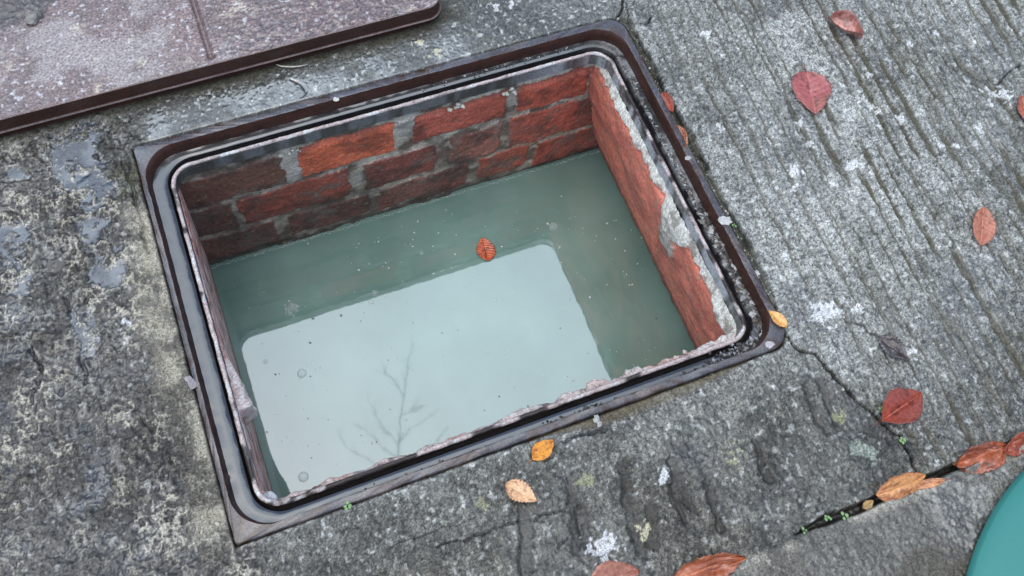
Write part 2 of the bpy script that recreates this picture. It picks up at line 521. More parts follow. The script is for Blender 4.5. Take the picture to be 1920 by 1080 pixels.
H = np.where(pud > 0.5, np.maximum(H, lvl - 0.0002), H)
wet = np.maximum(wet, pud * (0.55 + 0.35 * sst(0.35, 0.65, fbm(X, Y, 0.02, 3, 53))))
C = mixc(C, (0.032, 0.042, 0.06), 0.85 * pud)
wl = r_left * 0.42 * sst(0.01, -0.06, n_med) * sst(0.35, 0.6, fbm(X, Y, 0.08, 3, 52))
wet = np.maximum(wet, 0.06 * r_left + wl * 0.9)
# pale crumbling border beside the frame, left
edge = sst(-0.055, -0.012, xw) * sst(0.0, -0.003, X) * sst(-0.05, 0.05, Y) * sst(0.50, 0.40, Y)
C = mixc(C, (0.27, 0.248, 0.20), edge * (0.25 + 0.6 * sst(0.4, 0.65, tone2)))
wet = wet * (1 - 0.75 * edge)
H += edge * 0.002

# wet sill between the cover and the frame
band = sst(D - 0.002, D + 0.006, Y) * sst(0.602, 0.585, yw) * sst(-0.0, 0.03, xw) * sst(0.53, 0.42, xw)
wet = np.maximum(wet, band * (0.55 + 0.45 * sst(0.35, 0.6, tone2)))
H = H * (1 - 0.6 * band) + band * 0.0004
dirt = sst(0.573, 0.586, Y + (fbm(X, Y, 0.03, 3, 55) - 0.5) * 0.022) * sst(0.50, 0.45, X) * sst(0.66, 0.60, Y)
C = mixc(C, (0.05, 0.045, 0.03), dirt * 0.85)
wet = wet * (1 - 0.8 * dirt)

# the strip beside the frame: dirt-filled gap right, mossy dirt below
dx = np.maximum(-X, X - W); dy = np.maximum(-Y, Y - D)
dr = np.maximum(dx, dy)
for yc, sg, rc_ in ((D - 0.022, 1, 0.022), (0.024, -1, 0.024)):
    ax0 = X - (W - rc_); ay0 = (Y - yc) * sg
    dr = np.where((ax0 > 0) & (ay0 > 0), np.hypot(ax0, ay0) - rc_, dr)
gapw = np.where(X > W - 0.0005, 0.0125 * sst(0.01, 0.10, Y) * (0.55 + 0.9 * fbm(X * 0, Y, 0.05, 3, 60)), 0.0)
kg = sst(gapw * 1.25 + 1e-6, gapw * 0.75, dx) * (X > W - 0.002) * sst(-0.01, 0.01, Y) * sst(D + 0.012, D - 0.01, Y)
H -= kg * (0.006 + 0.008 * sst(0.55, 0.75, fbm(X, Y, 0.02, 2, 61)))
C = mixc(C, (0.042, 0.038, 0.022), kg * 0.92)
kg2 = sst(0.0022, 0.0008, np.abs(dx - gapw * 0.95)) * (X > W) * sst(0.03, 0.08, Y) * sst(D, D - 0.03, Y) * sst(0.42, 0.55, fbm(X * 0, Y, 0.04, 2, 64))
C = mixc(C, (0.012, 0.011, 0.009), kg2 * 0.9)
H -= kg2 * 0.007
bw = 0.016 * sst(0.30, 0.46, X) * sst(0.66, 0.56, X) * (0.4 + 1.0 * fbm(X, Y * 0, 0.06, 2, 62))
kb = sst(bw * 1.2 + 1e-6, bw * 0.6, -Y) * (Y < 0.001)
C = mixc(C, (0.085, 0.066, 0.035), kb * 0.8)
H -= kb * 0.0015
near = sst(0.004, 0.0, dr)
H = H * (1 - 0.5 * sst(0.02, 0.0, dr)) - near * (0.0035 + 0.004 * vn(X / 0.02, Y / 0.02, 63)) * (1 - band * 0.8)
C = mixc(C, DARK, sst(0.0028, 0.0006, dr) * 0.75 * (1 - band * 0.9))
cr_ = np.hypot(X + 0.014, Y - 0.485)
kc = sst(0.05, 0.01, cr_ + (fbm(X, Y, 0.02, 3, 65) - 0.5) * 0.06) * (dr > 0)
H -= kc * 0.006 * sst(0.4, 0.7, fbm(X, Y, 0.012, 3, 66))
C = mixc(C, (0.05, 0.048, 0.03), kc * 0.7)
inside = (dr <= 0.0002)
H = np.where(inside, -0.014, H)

# pale chips, droppings and lichen on the concrete
for u, v, r, c in ((1490, 320, 15, 0), (1601, 310, 16, 0), (1548, 588, 22, 0), (1570, 582, 12, 0), (1610, 584, 9, 0), (1710, 657, 12, 0), (1351, 238, 9, 0), (1353, 103, 8, 0),
                   (1323, 62, 10, 0), (1690, 222, 11, 0), (1632, 140, 9, 0), (1860, 175, 20, 0), (1888, 178, 14, 0), (1840, 242, 10, 0), (1500, 230, 8, 0), (1520, 270, 6, 0), (1455, 345, 8, 0), (1488, 350, 8, 0),
                   (1418, 512, 7, 0), (1470, 478, 7, 0), (1707, 80, 7, 0), (1757, 62, 6, 0), (1830, 77, 7, 0), (820, 100, 13, 1), (780, 80, 9, 1), (1375, 850, 16, 2), (1095, 897, 12, 2), (905, 948, 10, 2), (1617, 845, 18, 3),
                   (1340, 680, 14, 3), (1576, 783, 12, 2), (1610, 190, 8, 0), (1560, 345, 6, 0), (1130, 1030, 22, 0), (1245, 895, 12, 0), (1205, 995, 13, 1), (238, 603, 8, 0), (240, 640, 6, 0), (1648, 235, 8, 0), (1640, 205, 12, 0), (930, 15, 8, 0), (958, 10, 8, 0), (630, 60, 5, 0), (1765, 272, 7, 0), (1800, 275, 9, 0), (1580, 160, 5, 0)):
    p = G(u, v)
    i0, i1 = np.searchsorted(gx, (p[0] - 0.05, p[0] + 0.05)); j0, j1 = np.searchsorted(gy, (p[1] - 0.05, p[1] + 0.05))
    xs, ys = X[i0:i1, j0:j1], Y[i0:i1, j0:j1]
    rr = r * 0.00056
    d = np.hypot(xs - p[0], ys - p[1]) + (fbm(xs, ys, 0.0055, 3, 70) - 0.5) * rr * 4.0
    k = sst(rr * 1.0, rr * 0.85, d) * (0.72 if c < 2 else 0.30)
    cc = ((0.46, 0.455, 0.45), (0.42, 0.39, 0.28), (0.42, 0.42, 0.22), (0.40, 0.46, 0.38))[c]
    C[i0:i1, j0:j1] = mixc(C[i0:i1, j0:j1], cc, k)
    H[i0:i1, j0:j1] += k * 0.0006
    wet[i0:i1, j0:j1] *= (1 - 0.7 * k)

out = sst(0.3, 1.2, np.maximum(np.maximum(-0.3 - X, X - 1.36), np.maximum(-0.38 - Y, Y - 0.87)))
H = H * (1 - out)
C = 0.115 * (np.clip(C, 0.004, 1) / 0.115) ** 1.28
C = np.clip(C, 0.012, 0.60)
V = np.stack([X, Y, H], -1).reshape(-1, 3)
ci = (X[:-1, :-1] + X[1:, 1:]) / 2; cj = (Y[:-1, :-1] + Y[1:, 1:]) / 2
keep = ~((dr[:-1, :-1] < -0.0005) & (dr[1:, 1:] < -0.0005) & (dr[:-1, 1:] < -0.0005) & (dr[1:, :-1] < -0.0005))
me = fast_mesh('ground', V, grid_faces(len(gx), len(gy), keep))
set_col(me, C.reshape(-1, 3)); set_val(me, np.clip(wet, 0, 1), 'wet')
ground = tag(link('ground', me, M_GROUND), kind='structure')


def gz(x, y):
    i = min(max(int(np.searchsorted(gx, x)), 0), len(gx) - 1); j = min(max(int(np.searchsorted(gy, y)), 0), len(gy) - 1)
    return float(H[i, j])


# ------------------------------------------------------------------ cast iron frame
ZL = -0.019


def rr_loop(xl, xr, yb, yt, r, n=18, per=170, rr=None):
    """rounded rectangle, the same number of points whatever the radius"""
    R4 = rr or (r, r, r, r)                      # near right, far right, far left, near left
    P = []
    cs = ((xr - R4[0], yb + R4[0], -90), (xr - R4[1], yt - R4[1], 0), (xl + R4[2], yt - R4[2], 90), (xl + R4[3], yb + R4[3], 180))
    st = ((xr, yt - R4[1]), (xl + R4[2], yt), (xl, yb + R4[3]), (xr - R4[0], yb))
    for (cx, cy, a0), (nx, ny), q in zip(cs, st, R4):
        arc = [(cx + q * math.cos(math.radians(a0 + 90 * k / n)), cy + q * math.sin(math.radians(a0 + 90 * k / n))) for k in range(n + 1)]
        P += arc
        ex, ey = arc[-1]
        for k in range(1, per):
            P.append((ex + (nx - ex) * k / per, ey + (ny - ey) * k / per))
    return np.array(P)


def sweep(name, loops, mat, parent, colf, wetf, jit=0.0, jz=0.0, seed=0):
    n = len(loops[0][0])
    V = []; Cc = []; Wt = []
    for li, (lp, z) in enumerate(loops):
        P = lp.copy()
        s = np.arange(n) * 0.13 + seed
        nj = (fbm(P[:, 0] * 10 + seed, P[:, 1] * 10 + li * 0.37, 0.14, 4, 80 + li, 0.6) - 0.5) * 2
        c0 = P.mean(0); d = P - c0; d /= np.linalg.norm(d, axis=1)[:, None]
        P = P + d * (nj * jit)[:, None]
        zz = z + (fbm(P[:, 0] * 10, P[:, 1] * 10 + 5 + li, 0.1, 3, 90) - 0.5) * 2 * jz
        V.append(np.c_[P, zz])
        Cc.append(colf(P, li)); Wt.append(wetf(P, li))
    V = np.concatenate(V); m = len(loops)
    F = []
    idx = np.arange(n)
    for i in range(m - 1):
        F.append(np.stack([i * n + idx, i * n + (idx + 1) % n, (i + 1) * n + (idx + 1) % n, (i + 1) * n + idx], 1))
    me = fast_mesh(name, V, np.concatenate(F))
    set_col(me, np.concatenate(Cc)); set_val(me, np.concatenate(Wt), 'wet')
    o = link(name, me, mat, parent, smooth=False)
    return o


def const(c, var=0.35, sc=0.03):
    def f(P, li):
        k = 1 + var * 2 * (fbm(P[:, 0], P[:, 1], sc, 3, 100 + li) - 0.5)
        return np.array(c)[None, :] * k[:, None]
    return f


frame = tag(empty('manhole_ironwork', (0, 0, 0)), 'dark rectangular cast iron manhole frame set in the wet concrete around the flooded brick pit', 'manhole frame')
L_out = rr_loop(0, W, 0, D, 0.004, rr=(0.026, 0.024, 0.004, 0.004))
L_fl = rr_loop(0.0064, 0.6798, 0.0088, 0.5104, 0.046)
L_fb = rr_loop(0.0100, 0.6775, 0.0115, 0.5078, 0.044)
L_se = rr_loop(0.0282, 0.6660, 0.0212, 0.4967, 0.036)
L_r0 = rr_loop(0.0316, 0.6583, 0.0282, 0.4900, 0.030)
L_r1 = rr_loop(0.0368, 0.6530, 0.0335, 0.4850, 0.026)
IRON = (0.016, 0.016, 0.018)


def flange_col(P, li):
    c = const((0.075, 0.068, 0.072))(P, li)
    k = sst(0.5, 0.7, fbm(P[:, 0], P[:, 1], 0.03, 3, 111))
    k2 = sst(0.52, 0.66, fbm(P[:, 0], P[:, 1], 0.012, 4, 113))
    return mixc(mixc(c, (0.19, 0.15, 0.13), k * 0.6), (0.050, 0.024, 0.016), k2 * 0.85)


def ring(lo, k):
    return [(np.array(lo[0][0]) * (1 - k) + np.array(lo[1][0]) * k, lo[0][1] * (1 - k) + lo[1][1] * k)]


sweep('flange', [(L_out, -0.060), (L_out + (L_out - L_out.mean(0)) * -0.0005, 0.0005), (L_out + (L_fl - L_out) * 0.1, 0.0014), (L_out + (L_fl - L_out) * 0.93, 0.0014)], M_IRON, frame, flange_col, lambda P, li: 0.22 + 0.3 * sst(0.40, 0.6, fbm(P[:, 0], P[:, 1], 0.04, 3, 112)) + 0.35 * sst(D - 0.02, D - 0.005, P[:, 1]), 0.0010, 0.0006)
sweep('channel_wall', [(L_out + (L_fl - L_out) * 0.93, 0.0014), (L_fl, 0.0002), ((L_fl + L_fb) / 2, ZL * 0.5), (L_fb, ZL)], M_IRON, frame,
      const((0.050, 0.022, 0.016), 0.5), lambda P, li: np.full(len(P), 0.0), 0.0009, 0.0)


def seat_col(P, li):
    c = const(IRON)(P, li)
    k = sst(0.45, 0.65, fbm(P[:, 0], P[:, 1], 0.025, 4, 115)) * sst(0.6, 0.66, P[:, 0])
    c = mixc(c, (0.09, 0.085, 0.08), k * 0.8)
    k2 = sst(0.45, 0.6, fbm(P[:, 0], P[:, 1], 0.012, 3, 116)) * sst(0.6, 0.66, P[:, 0])
    return mixc(c, (0.30, 0.30, 0.30), k2 * 0.5)


def seat_wet(P, li):
    w = 0.85 - 0.68 * sst(0.6, 0.66, P[:, 0]) - 0.3 * sst(0.4, 0.6, P[:, 0]) * sst(0.1, 0.05, P[:, 1])
    return np.clip(w, 0.1, 1)


seat_l = [(L_fb + (L_se - L_fb) * k, ZL + dz) for k, dz in ((0.0, 0), (0.04, -0.0001), (0.5, -0.0001), (0.96, -0.0001), (1.0, -0.0008))]
seat_l += [(L_se + (L_r0 - L_se) * 0.08, -0.030), (L_se + (L_r0 - L_se) * 0.9, -0.031)]
sweep('seat', seat_l, M_IRON, frame, lambda P, li: seat_col(P, li) if li < 5 else const((0.012, 0.010, 0.010))(P, li), lambda P, li: seat_wet(P, li) if li < 5 else np.zeros(len(P)), 0.0003, 0.0002)


def rib_col(P, li):
    c = const((0.045, 0.036, 0.034))(P, li) * (0.6 if li < 2 else 1.0)
    if 2 <= li <= 5:
        bt = sst(0.06, 0.04, P[:, 1]) * sst(0.05, 0.08, P[:, 0]); rt_ = sst(0.62, 0.65, P[:, 0])
        k = sst(0.36, 0.52, fbm(P[:, 0], P[:, 1], 0.018, 4, 121) + 0.10 * sst(0.47, 0.48, P[:, 1]) + 0.05 * sst(0.10, 0.05, P[:, 0]) - 0.06 * bt - 0.03 * rt_)
        k = np.maximum(k, 0.6 * sst(0.42, 0.5, P[:, 1]))
        c = mixc(c, (0.47, 0.385, 0.365), k * 0.95)
        c = mixc(c, (0.55, 0.54, 0.53), k * sst(0.55, 0.7, fbm(P[:, 0], P[:, 1], 0.012, 3, 123)))
    elif li > 5:
        k = sst(0.34, 0.56, fbm(P[:, 0], P[:, 1], 0.02, 4, 122)) * (sst(0.5, 0.645, P[:, 0]) + 0.25)
        c = mixc(const((0.05, 0.045, 0.045))(P, li), (0.44, 0.45, 0.48), np.clip(k, 0, 1) * 0.8)
    return c


rib_l = [(L_se + (L_r0 - L_se) * 0.9, -0.031), (L_r0, -0.0212), (L_r0 + (L_r1 - L_r0) * 0.02, -0.0198), (L_r0 + (L_r1 - L_r0) * 0.35, -0.0178), (L_r0 + (L_r1 - L_r0) * 0.85, -0.0182),
         (L_r1, -0.0200), (L_r1, -0.0215), (L_r1, -0.031), (L_r1, -0.043)]
sweep('sealing_rib', rib_l, M_IRON, frame, rib_col, lambda P, li: 0.4 * (li > 5) * (P[:, 0] > 0.6) + np.zeros(len(P)), 0.0015, 0.0012)

# ------------------------------------------------------------------ brick chamber
chamber = tag(empty('brick_chamber', (0.34, 0.26, -0.42)), 'old red brick inspection chamber with crumbling mortar below the iron frame', 'chamber')
chamber_loc = np.array([0.34, 0.26, -0.42])
ZB = -0.43


def wall_grid(name, P, C, mat=M_BRICK, flip=False):
    n, m = P.shape[:2]
    me = fast_mesh(name, P.reshape(-1, 3) - chamber_loc, grid_faces(n, m, flip=flip))
    set_col(me, np.clip(C, 0.01, 0.8).reshape(-1, 3))
    return link(name, me, mat, chamber)


# wall opposite the camera, its courses laid out brick by brick
sx = np.arange(-0.03, 0.76, 0.0015); sz = np.arange(ZB, -0.0375, 0.0015)
SX, SZ = np.meshgrid(sx, sz, indexing='ij')
wx = SX + (fbm(SX, SZ, 0.03, 4, 130) - 0.5) * 0.016 + (fbm(SX, SZ, 0.006, 2, 128) - 0.5) * 0.004
wz = SZ + (fbm(SX, SZ, 0.035, 4, 131) - 0.5) * 0.013 + (fbm(SX, SZ, 0.006, 2, 129) - 0.5) * 0.004
RED, BRIGHT, DKR, BLK, BRN = (0.22, 0.062, 0.042), (0.58, 0.14, 0.07), (0.13, 0.045, 0.035), (0.055, 0.036, 0.03), (0.14, 0.07, 0.05)
bricks = [(-0.02, 0.180, -0.143, -0.066, (0.19, 0.085, 0.06), 0), (0.201, 0.341, -0.144, -0.061, BRIGHT, 1), (0.367, 0.512, -0.135, -0.062, (0.40, 0.105, 0.07), 1), (0.529, 0.645, -0.135, -0.060, (0.40, 0.10, 0.065), 1),
          (-0.02, 0.10, -0.234, -0.151, (0.16, 0.075, 0.058), 0), (0.108, 0.268, -0.236, -0.153, (0.34, 0.09, 0.06), 0), (0.292, 0.405, -0.239, -0.158, (0.25, 0.085, 0.065), 0), (0.427, 0.509, -0.236, -0.152, (0.28, 0.12, 0.09), 0), (0.524, 0.73, -0.239, -0.146, (0.36, 0.095, 0.065), 0),
          (-0.02, 0.15, -0.318, -0.246, (0.19, 0.085, 0.065), 0), (0.17, 0.30, -0.318, -0.250, (0.17, 0.075, 0.06), 0), (0.315, 0.462, -0.318, -0.250, (0.22, 0.085, 0.065), 0), (0.478, 0.564, -0.314, -0.244, (0.38, 0.105, 0.07), 0), (0.577, 0.73, -0.328, -0.248, (0.40, 0.10, 0.07), 0),
          (-0.02, 0.12, -0.42, -0.335, BLK, 0), (0.14, 0.28, -0.42, -0.335, BLK, 0), (0.30, 0.44, -0.42, -0.335, BLK, 0), (0.46, 0.60, -0.42, -0.338, DKR, 0), (0.62, 0.76, -0.42, -0.342, DKR, 0)]
sdm = np.full(SX.shape, -1.0)
mort = fbm(SX, SZ, 0.02, 4, 133)
Cw = np.ones(SX.shape + (3,)) * np.array([0.52, 0.47, 0.38]) * (0.6 + 0.8 * mort)[..., None]
hue = fbm(SX, SZ, 0.05, 4, 134)
Cw = mixc(Cw, (0.13, 0.08, 0.06), sst(0.42, 0.58, fbm(SX, SZ, 0.03, 4, 145)) * 0.8)
top_bev = np.zeros(SX.shape)
for x0, x1, z0, z1, bc, fresh in bricks:
    d = np.minimum(np.minimum(wx - x0, x1 - wx), np.minimum(wz - z0, z1 - wz))
    inb = d > 0
    bcol = np.array(bc) * 1.22 * (0.66 + 0.68 * hue)[..., None]
    bcol = mixc(bcol, np.array(bc) * 0.4 + 0.02, sst(0.55, 0.75, fbm(SX + x0 * 7, SZ, 0.035, 4, 135)) * 0.7)
    k = sst(0.0, 0.0025, d)
    if fresh:
        bcol = mixc(bcol, (0.42, 0.17, 0.12), sst(z1 - 0.014, z1 - 0.004, wz) * 0.55)
        top_bev = np.maximum(top_bev, k * sst(z1 - 0.016, z1, wz))
    else:
        bcol = mixc(bcol, (0.20, 0.185, 0.155), sst(0.58, 0.74, fbm(SX, SZ, 0.022, 4, 136)) * 0.55)
    Cw = Cw * (1 - k[..., None]) + bcol * k[..., None]
    sdm = np.maximum(sdm, d)
film = sst(0.50, 0.64, fbm(SX, SZ, 0.045, 5, 146, 0.6))
Cw = mixc(Cw, (0.13, 0.115, 0.10), film * 0.35 * sst(-0.13, -0.16, SZ))
Cw = mixc(Cw, (0.05, 0.04, 0.035), sst(0.56, 0.68, fbm(SX, SZ, 0.03, 5, 147, 0.65)) * 0.4)
Cw = Cw * np.clip(1 + 0.16 * np.random.RandomState(3).randn(*SX.shape), 0.5, 1.6)[..., None]
# darker left end, slime near the water and under the frame
grime_dark = np.maximum(sst(0.34, 0.05, SX + (fbm(SX, SZ, 0.06, 4, 137) - 0.5) * 0.25) * 0.36, sst(-0.300, -0.338, SZ + (fbm(SX, SZ, 0.04, 4, 138) - 0.5) * 0.05) * 0.85)
grime_dark = np.maximum(grime_dark, 0.55 * sst(0.40, 0.62, fbm(SX, SZ, 0.05, 4, 139)) * sst(-0.15, -0.24, SZ) * sst(0.60, 0.45, SX))
grime_dark = np.maximum(grime_dark, 0.7 * sst(-0.064, -0.048, SZ + (fbm(SX, SZ, 0.03, 3, 140) - 0.5) * 0.02))
cream = (sst(0.026, 0.010, np.hypot((SX - 0.190) * 1.0, (SZ + 0.10) * 0.35)) + sst(0.03, 0.012, np.hypot(SX - 0.354, (SZ + 0.075) * 0.7)) + sst(0.016, 0.006, np.hypot(SX - 0.280, (SZ + 0.195) * 0.4))
         + sst(0.012, 0.006, np.hypot(SX - 0.520, (SZ + 0.09) * 0.4)))
cream = np.maximum(np.clip(cream, 0, 1), 0.75 * sst(0.42, 0.5, SX) * sst(0.50, 0.62, mort) * (SZ > -0.15)) * (sdm < 0.001)
grime_dark *= (1 - np.clip(cream, 0, 1))
Cw = mixc(Cw, (0.06, 0.05, 0.042), grime_dark)
Cw = mixc(Cw, (0.56, 0.53, 0.46) , np.clip(cream, 0, 1) * 0.75 * (0.4 + mort))
Cw = mixc(Cw, (0.34, 0.33, 0.29), sst(0.86, 0.95, vn(SX / 0.004, SZ / 0.004, 142)) * 0.4)
PY = 0.4905 - sst(-0.0005, 0.004, sdm) * 0.0030 + 0.010 * top_bev * (0.5 + hue) \
    + (fbm(SX, SZ, 0.02, 4, 143) - 0.5) * 0.0032 + (vn(SX / 0.004, SZ / 0.004, 144) - 0.5) * 0.0014 + (SZ + 0.04) * -0.012
PY = PY - 0.003 * sst(0.0, 1, cream)
P = np.stack([SX, PY, SZ], -1)
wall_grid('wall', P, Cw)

# wall on the right: a mortar fillet under the frame, then spalled red brick leaning out towards the water
sy = np.arange(-0.03, 0.50, 0.0015)
prof = np.array([(0.6545, -0.0400), (0.650, -0.045), (0.645, -0.052), (0.6415, -0.060), (0.6415, -0.075), (0.646, -0.13), (0.657, -0.17), (0.673, -0.247), (0.698, -0.328), (0.708, -0.356), (0.735, ZB)])
tt = np.r_[0, np.cumsum(np.hypot(*np.diff(prof, axis=0).T))]
q = np.arange(0, tt[-1], 0.0018)
px_, pz_ = np.interp(q, tt, prof[:, 0]), np.interp(q, tt, prof[:, 1])
SY, Q = np.meshgrid(sy, q, indexing='ij')
BX = np.broadcast_to(px_, SY.shape); BZ = np.broadcast_to(pz_, SY.shape)
n1 = fbm(SY, Q, 0.03, 4, 150) - 0.5; n2 = fbm(SY, Q, 0.008, 3, 151) - 0.5
edge_z = -0.051 + n1 * 0.008 + n2 * 0.004 - 0.026 * sst(0.045, 0.01, np.abs(SY - 0.215)) - 0.02 * sst(0.06, 0.02, np.abs(SY - 0.055)) * 0.5
mk = sst(-0.003, 0.003, BZ - edge_z)
patch = sst(0.024, 0.012, np.hypot(SY - 0.215, (BZ + 0.10) * 0.8) + n1 * 0.03)
mk = np.maximum(mk, patch)
Cr = np.array([0.74, 0.225, 0.15]) * (0.75 + 0.9 * (n1 + 0.5) * 0.6)[..., None] * np.ones(SY.shape + (3,))
Cr = mixc(Cr, (0.24, 0.075, 0.065), sst(0.5, 0.72, fbm(SY, Q, 0.04, 4, 152)) * 0.45)
Cr = mixc(Cr, (0.46, 0.25, 0.20), sst(0.62, 0.76, fbm(SY, Q, 0.014, 4, 153)) * 0.6)
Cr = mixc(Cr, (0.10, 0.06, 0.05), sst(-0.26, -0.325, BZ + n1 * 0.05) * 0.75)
Cr = mixc(Cr, (0.30, 0.17, 0.13), sst(0.006, 0.002, np.minimum(np.abs(BZ + 0.150 + n1 * 0.012), np.abs(BZ + 0.240 + n1 * 0.012))) * 0.7)
Cr = mixc(Cr, (0.22, 0.10, 0.08), sst(0.54, 0.66, fbm(SY * 0.6, Q, 0.018, 5, 155, 0.65)) * 0.35)
Cr = Cr * np.clip(1 + 0.14 * np.random.RandomState(4).randn(*SY.shape), 0.5, 1.6)[..., None]
Cm = np.array([0.55, 0.53, 0.47]) * (0.55 + 0.9 * fbm(SY, Q, 0.010, 4, 154))[..., None] * np.ones(SY.shape + (3,))
Cm = mixc(Cm, (0.30, 0.27, 0.22), sst(0.03, -0.0, SY - 0.19) * 0.0 + patch * 0.35)
Cm = Cm * np.clip(1 + 0.22 * np.random.RandomState(6).randn(*SY.shape), 0.4, 1.5)[..., None]
Cm = mixc(Cm, (0.16, 0.14, 0.11), sst(0.58, 0.70, fbm(SY, Q, 0.012, 4, 156)) * 0.7)
Cr = Cr * (1 - mk[..., None]) + Cm * mk[..., None]
jn = sst(0.006, 0.002, np.abs(SY - 0.375 + n1 * 0.01)) * (BZ > -0.15) * 0.0
PX = BX + n1 * 0.006 + n2 * 0.0025 - mk * 0.0015 - patch * 0.004 + sst(0.0, 0.004, edge_z - BZ) * 0.003
P = np.stack([PX, SY, BZ + n2 * 0.002], -1)
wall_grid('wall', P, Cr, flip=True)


# walls on the left and below the picture: mostly their broken top edge shows
def edge_wall(length0, length1, prof, colA, colB, seed, swap, chunks, fl, amp=1.0, spur=None):
    sy = np.arange(length0, length1, 0.0016)
    prof = np.array(prof)
    tt = np.r_[0, np.cumsum(np.hypot(*np.diff(prof, axis=0).T))]
    q = np.arange(0, tt[-1], 0.0016)
    A, Z = np.interp(q, tt, prof[:, 0]), np.interp(q, tt, prof[:, 1])
    SY, Q = np.meshgrid(sy, q, indexing='ij')
    A = np.broadcast_to(A, SY.shape); Z = np.broadcast_to(Z, SY.shape)
    n1 = fbm(SY, Q, 0.035, 4, seed) - 0.5; n2 = fbm(SY, Q, 0.009, 3, seed + 1) - 0.5
    lip = sst(0.0, 0.012, Q) * sst(0.12, 0.03, Q)
    off = (n1 * 0.012 * lip + n2 * 0.005 * lip) * amp
    zz = Z + n2 * 0.004
    Cc = np.array(colA) * (0.6 + 0.9 * fbm(SY, Q, 0.02, 4, seed + 2))[..., None] * np.ones(SY.shape + (3,))
    Cc = mixc(Cc, colB, sst(0.48, 0.64, fbm(SY, Q, 0.028, 4, seed + 3)) * 0.8)
    Cc = mixc(Cc, (0.055, 0.03, 0.025), sst(0.56, 0.70, fbm(SY, Q, 0.013, 4, seed + 4)) * 0.7)
    for c0, w, out, cc in chunks:
        k = sst(w * 1.15, w * 0.8, np.abs(SY - c0 + n1 * 0.01)) * lip
        off = off + k * out * (0.9 + n2 * 0.5)
        Cc = mixc(Cc, np.array(cc), k * (0.65 + 0.6 * n2) * 1.0)
    if spur:
        s0_, s1_, o_ = spur
        r_ = np.clip((s1_ - SY + n1 * 0.02) / (s1_ - s0_), 0, 1) * sst(s0_ - 0.002, s0_ + 0.002, SY + n1 * 0.004) * sst(0.0, 0.010, Q) * sst(0.075, 0.05, Q + n1 * 0.03)
        off = off + r_ * o_ * (1 + n2 * 0.4)
        Cc = mixc(Cc, np.array((0.66, 0.62, 0.57)), np.clip(r_ * 3.0, 0, 0.95) * (0.8 + n2))
    Cc = Cc * np.clip(1 + 0.2 * np.random.RandomState(seed).randn(*SY.shape), 0.4, 1.6)[..., None]
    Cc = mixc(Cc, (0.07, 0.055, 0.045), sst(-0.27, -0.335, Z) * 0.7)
    A = A + off
    P = np.stack([SY, A, zz], -1) if swap else np.stack([A, SY, zz], -1)
    wall_grid('wall', P, Cc, flip=fl)


PINK = (0.30, 0.19, 0.165)
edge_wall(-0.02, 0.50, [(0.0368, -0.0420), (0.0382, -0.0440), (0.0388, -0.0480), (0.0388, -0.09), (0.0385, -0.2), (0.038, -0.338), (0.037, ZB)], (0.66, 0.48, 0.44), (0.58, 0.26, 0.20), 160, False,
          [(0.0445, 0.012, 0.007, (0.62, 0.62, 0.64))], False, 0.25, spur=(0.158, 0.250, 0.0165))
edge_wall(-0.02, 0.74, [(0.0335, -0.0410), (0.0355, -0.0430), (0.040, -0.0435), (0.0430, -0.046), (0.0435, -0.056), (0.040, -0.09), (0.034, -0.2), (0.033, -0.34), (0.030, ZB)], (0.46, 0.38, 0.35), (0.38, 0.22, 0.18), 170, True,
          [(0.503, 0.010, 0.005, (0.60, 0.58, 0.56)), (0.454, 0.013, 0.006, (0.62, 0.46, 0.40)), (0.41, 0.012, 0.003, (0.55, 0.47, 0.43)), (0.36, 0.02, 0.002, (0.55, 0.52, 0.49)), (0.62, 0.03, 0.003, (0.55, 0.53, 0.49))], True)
# lumps of mortar pushed out under the frame
mb = MB()
for x, n_ in ((0.454, 7), (0.503, 4), (0.41, 4), (0.56, 4)):
    for _ in range(n_):
        g_ = random.uniform(0.8, 1.1)
        lump(mb, (x + random.gauss(0, 0.006), 0.0425 + random.uniform(-0.002, 0.002), -0.0455), random.uniform(0.0018, 0.0042), (0.58 * g_, 0.48 * g_, 0.43 * g_), 0.35, 0.7, True)
for x in (0.352, 0.190, 0.43, 0.522):
    for _ in range(5):
        g_ = random.uniform(0.7, 1.1)
        lump(mb, (x + random.gauss(0, 0.008), 0.4865 + random.uniform(-0.001, 0.001), random.uniform(-0.064, -0.054)), random.uniform(0.0018, 0.0042), (0.56 * g_, 0.53 * g_, 0.46 * g_), 0.35, 0.6, True)
for _ in range(9):
    g_ = random.uniform(0.85, 1.1)
    lump(mb, (random.uniform(0.0405, 0.048), random.uniform(0.039, 0.052), -0.046), random.uniform(0.003, 0.0055), (0.58 * g_, 0.58 * g_, 0.60 * g_), 0.4, 0.45, True)
mb.v = [tuple(np.array(p) - chamber_loc) for p in mb.v]
tag(mb.build('mortar_crumbs', M_BRICK, chamber), kind='stuff')

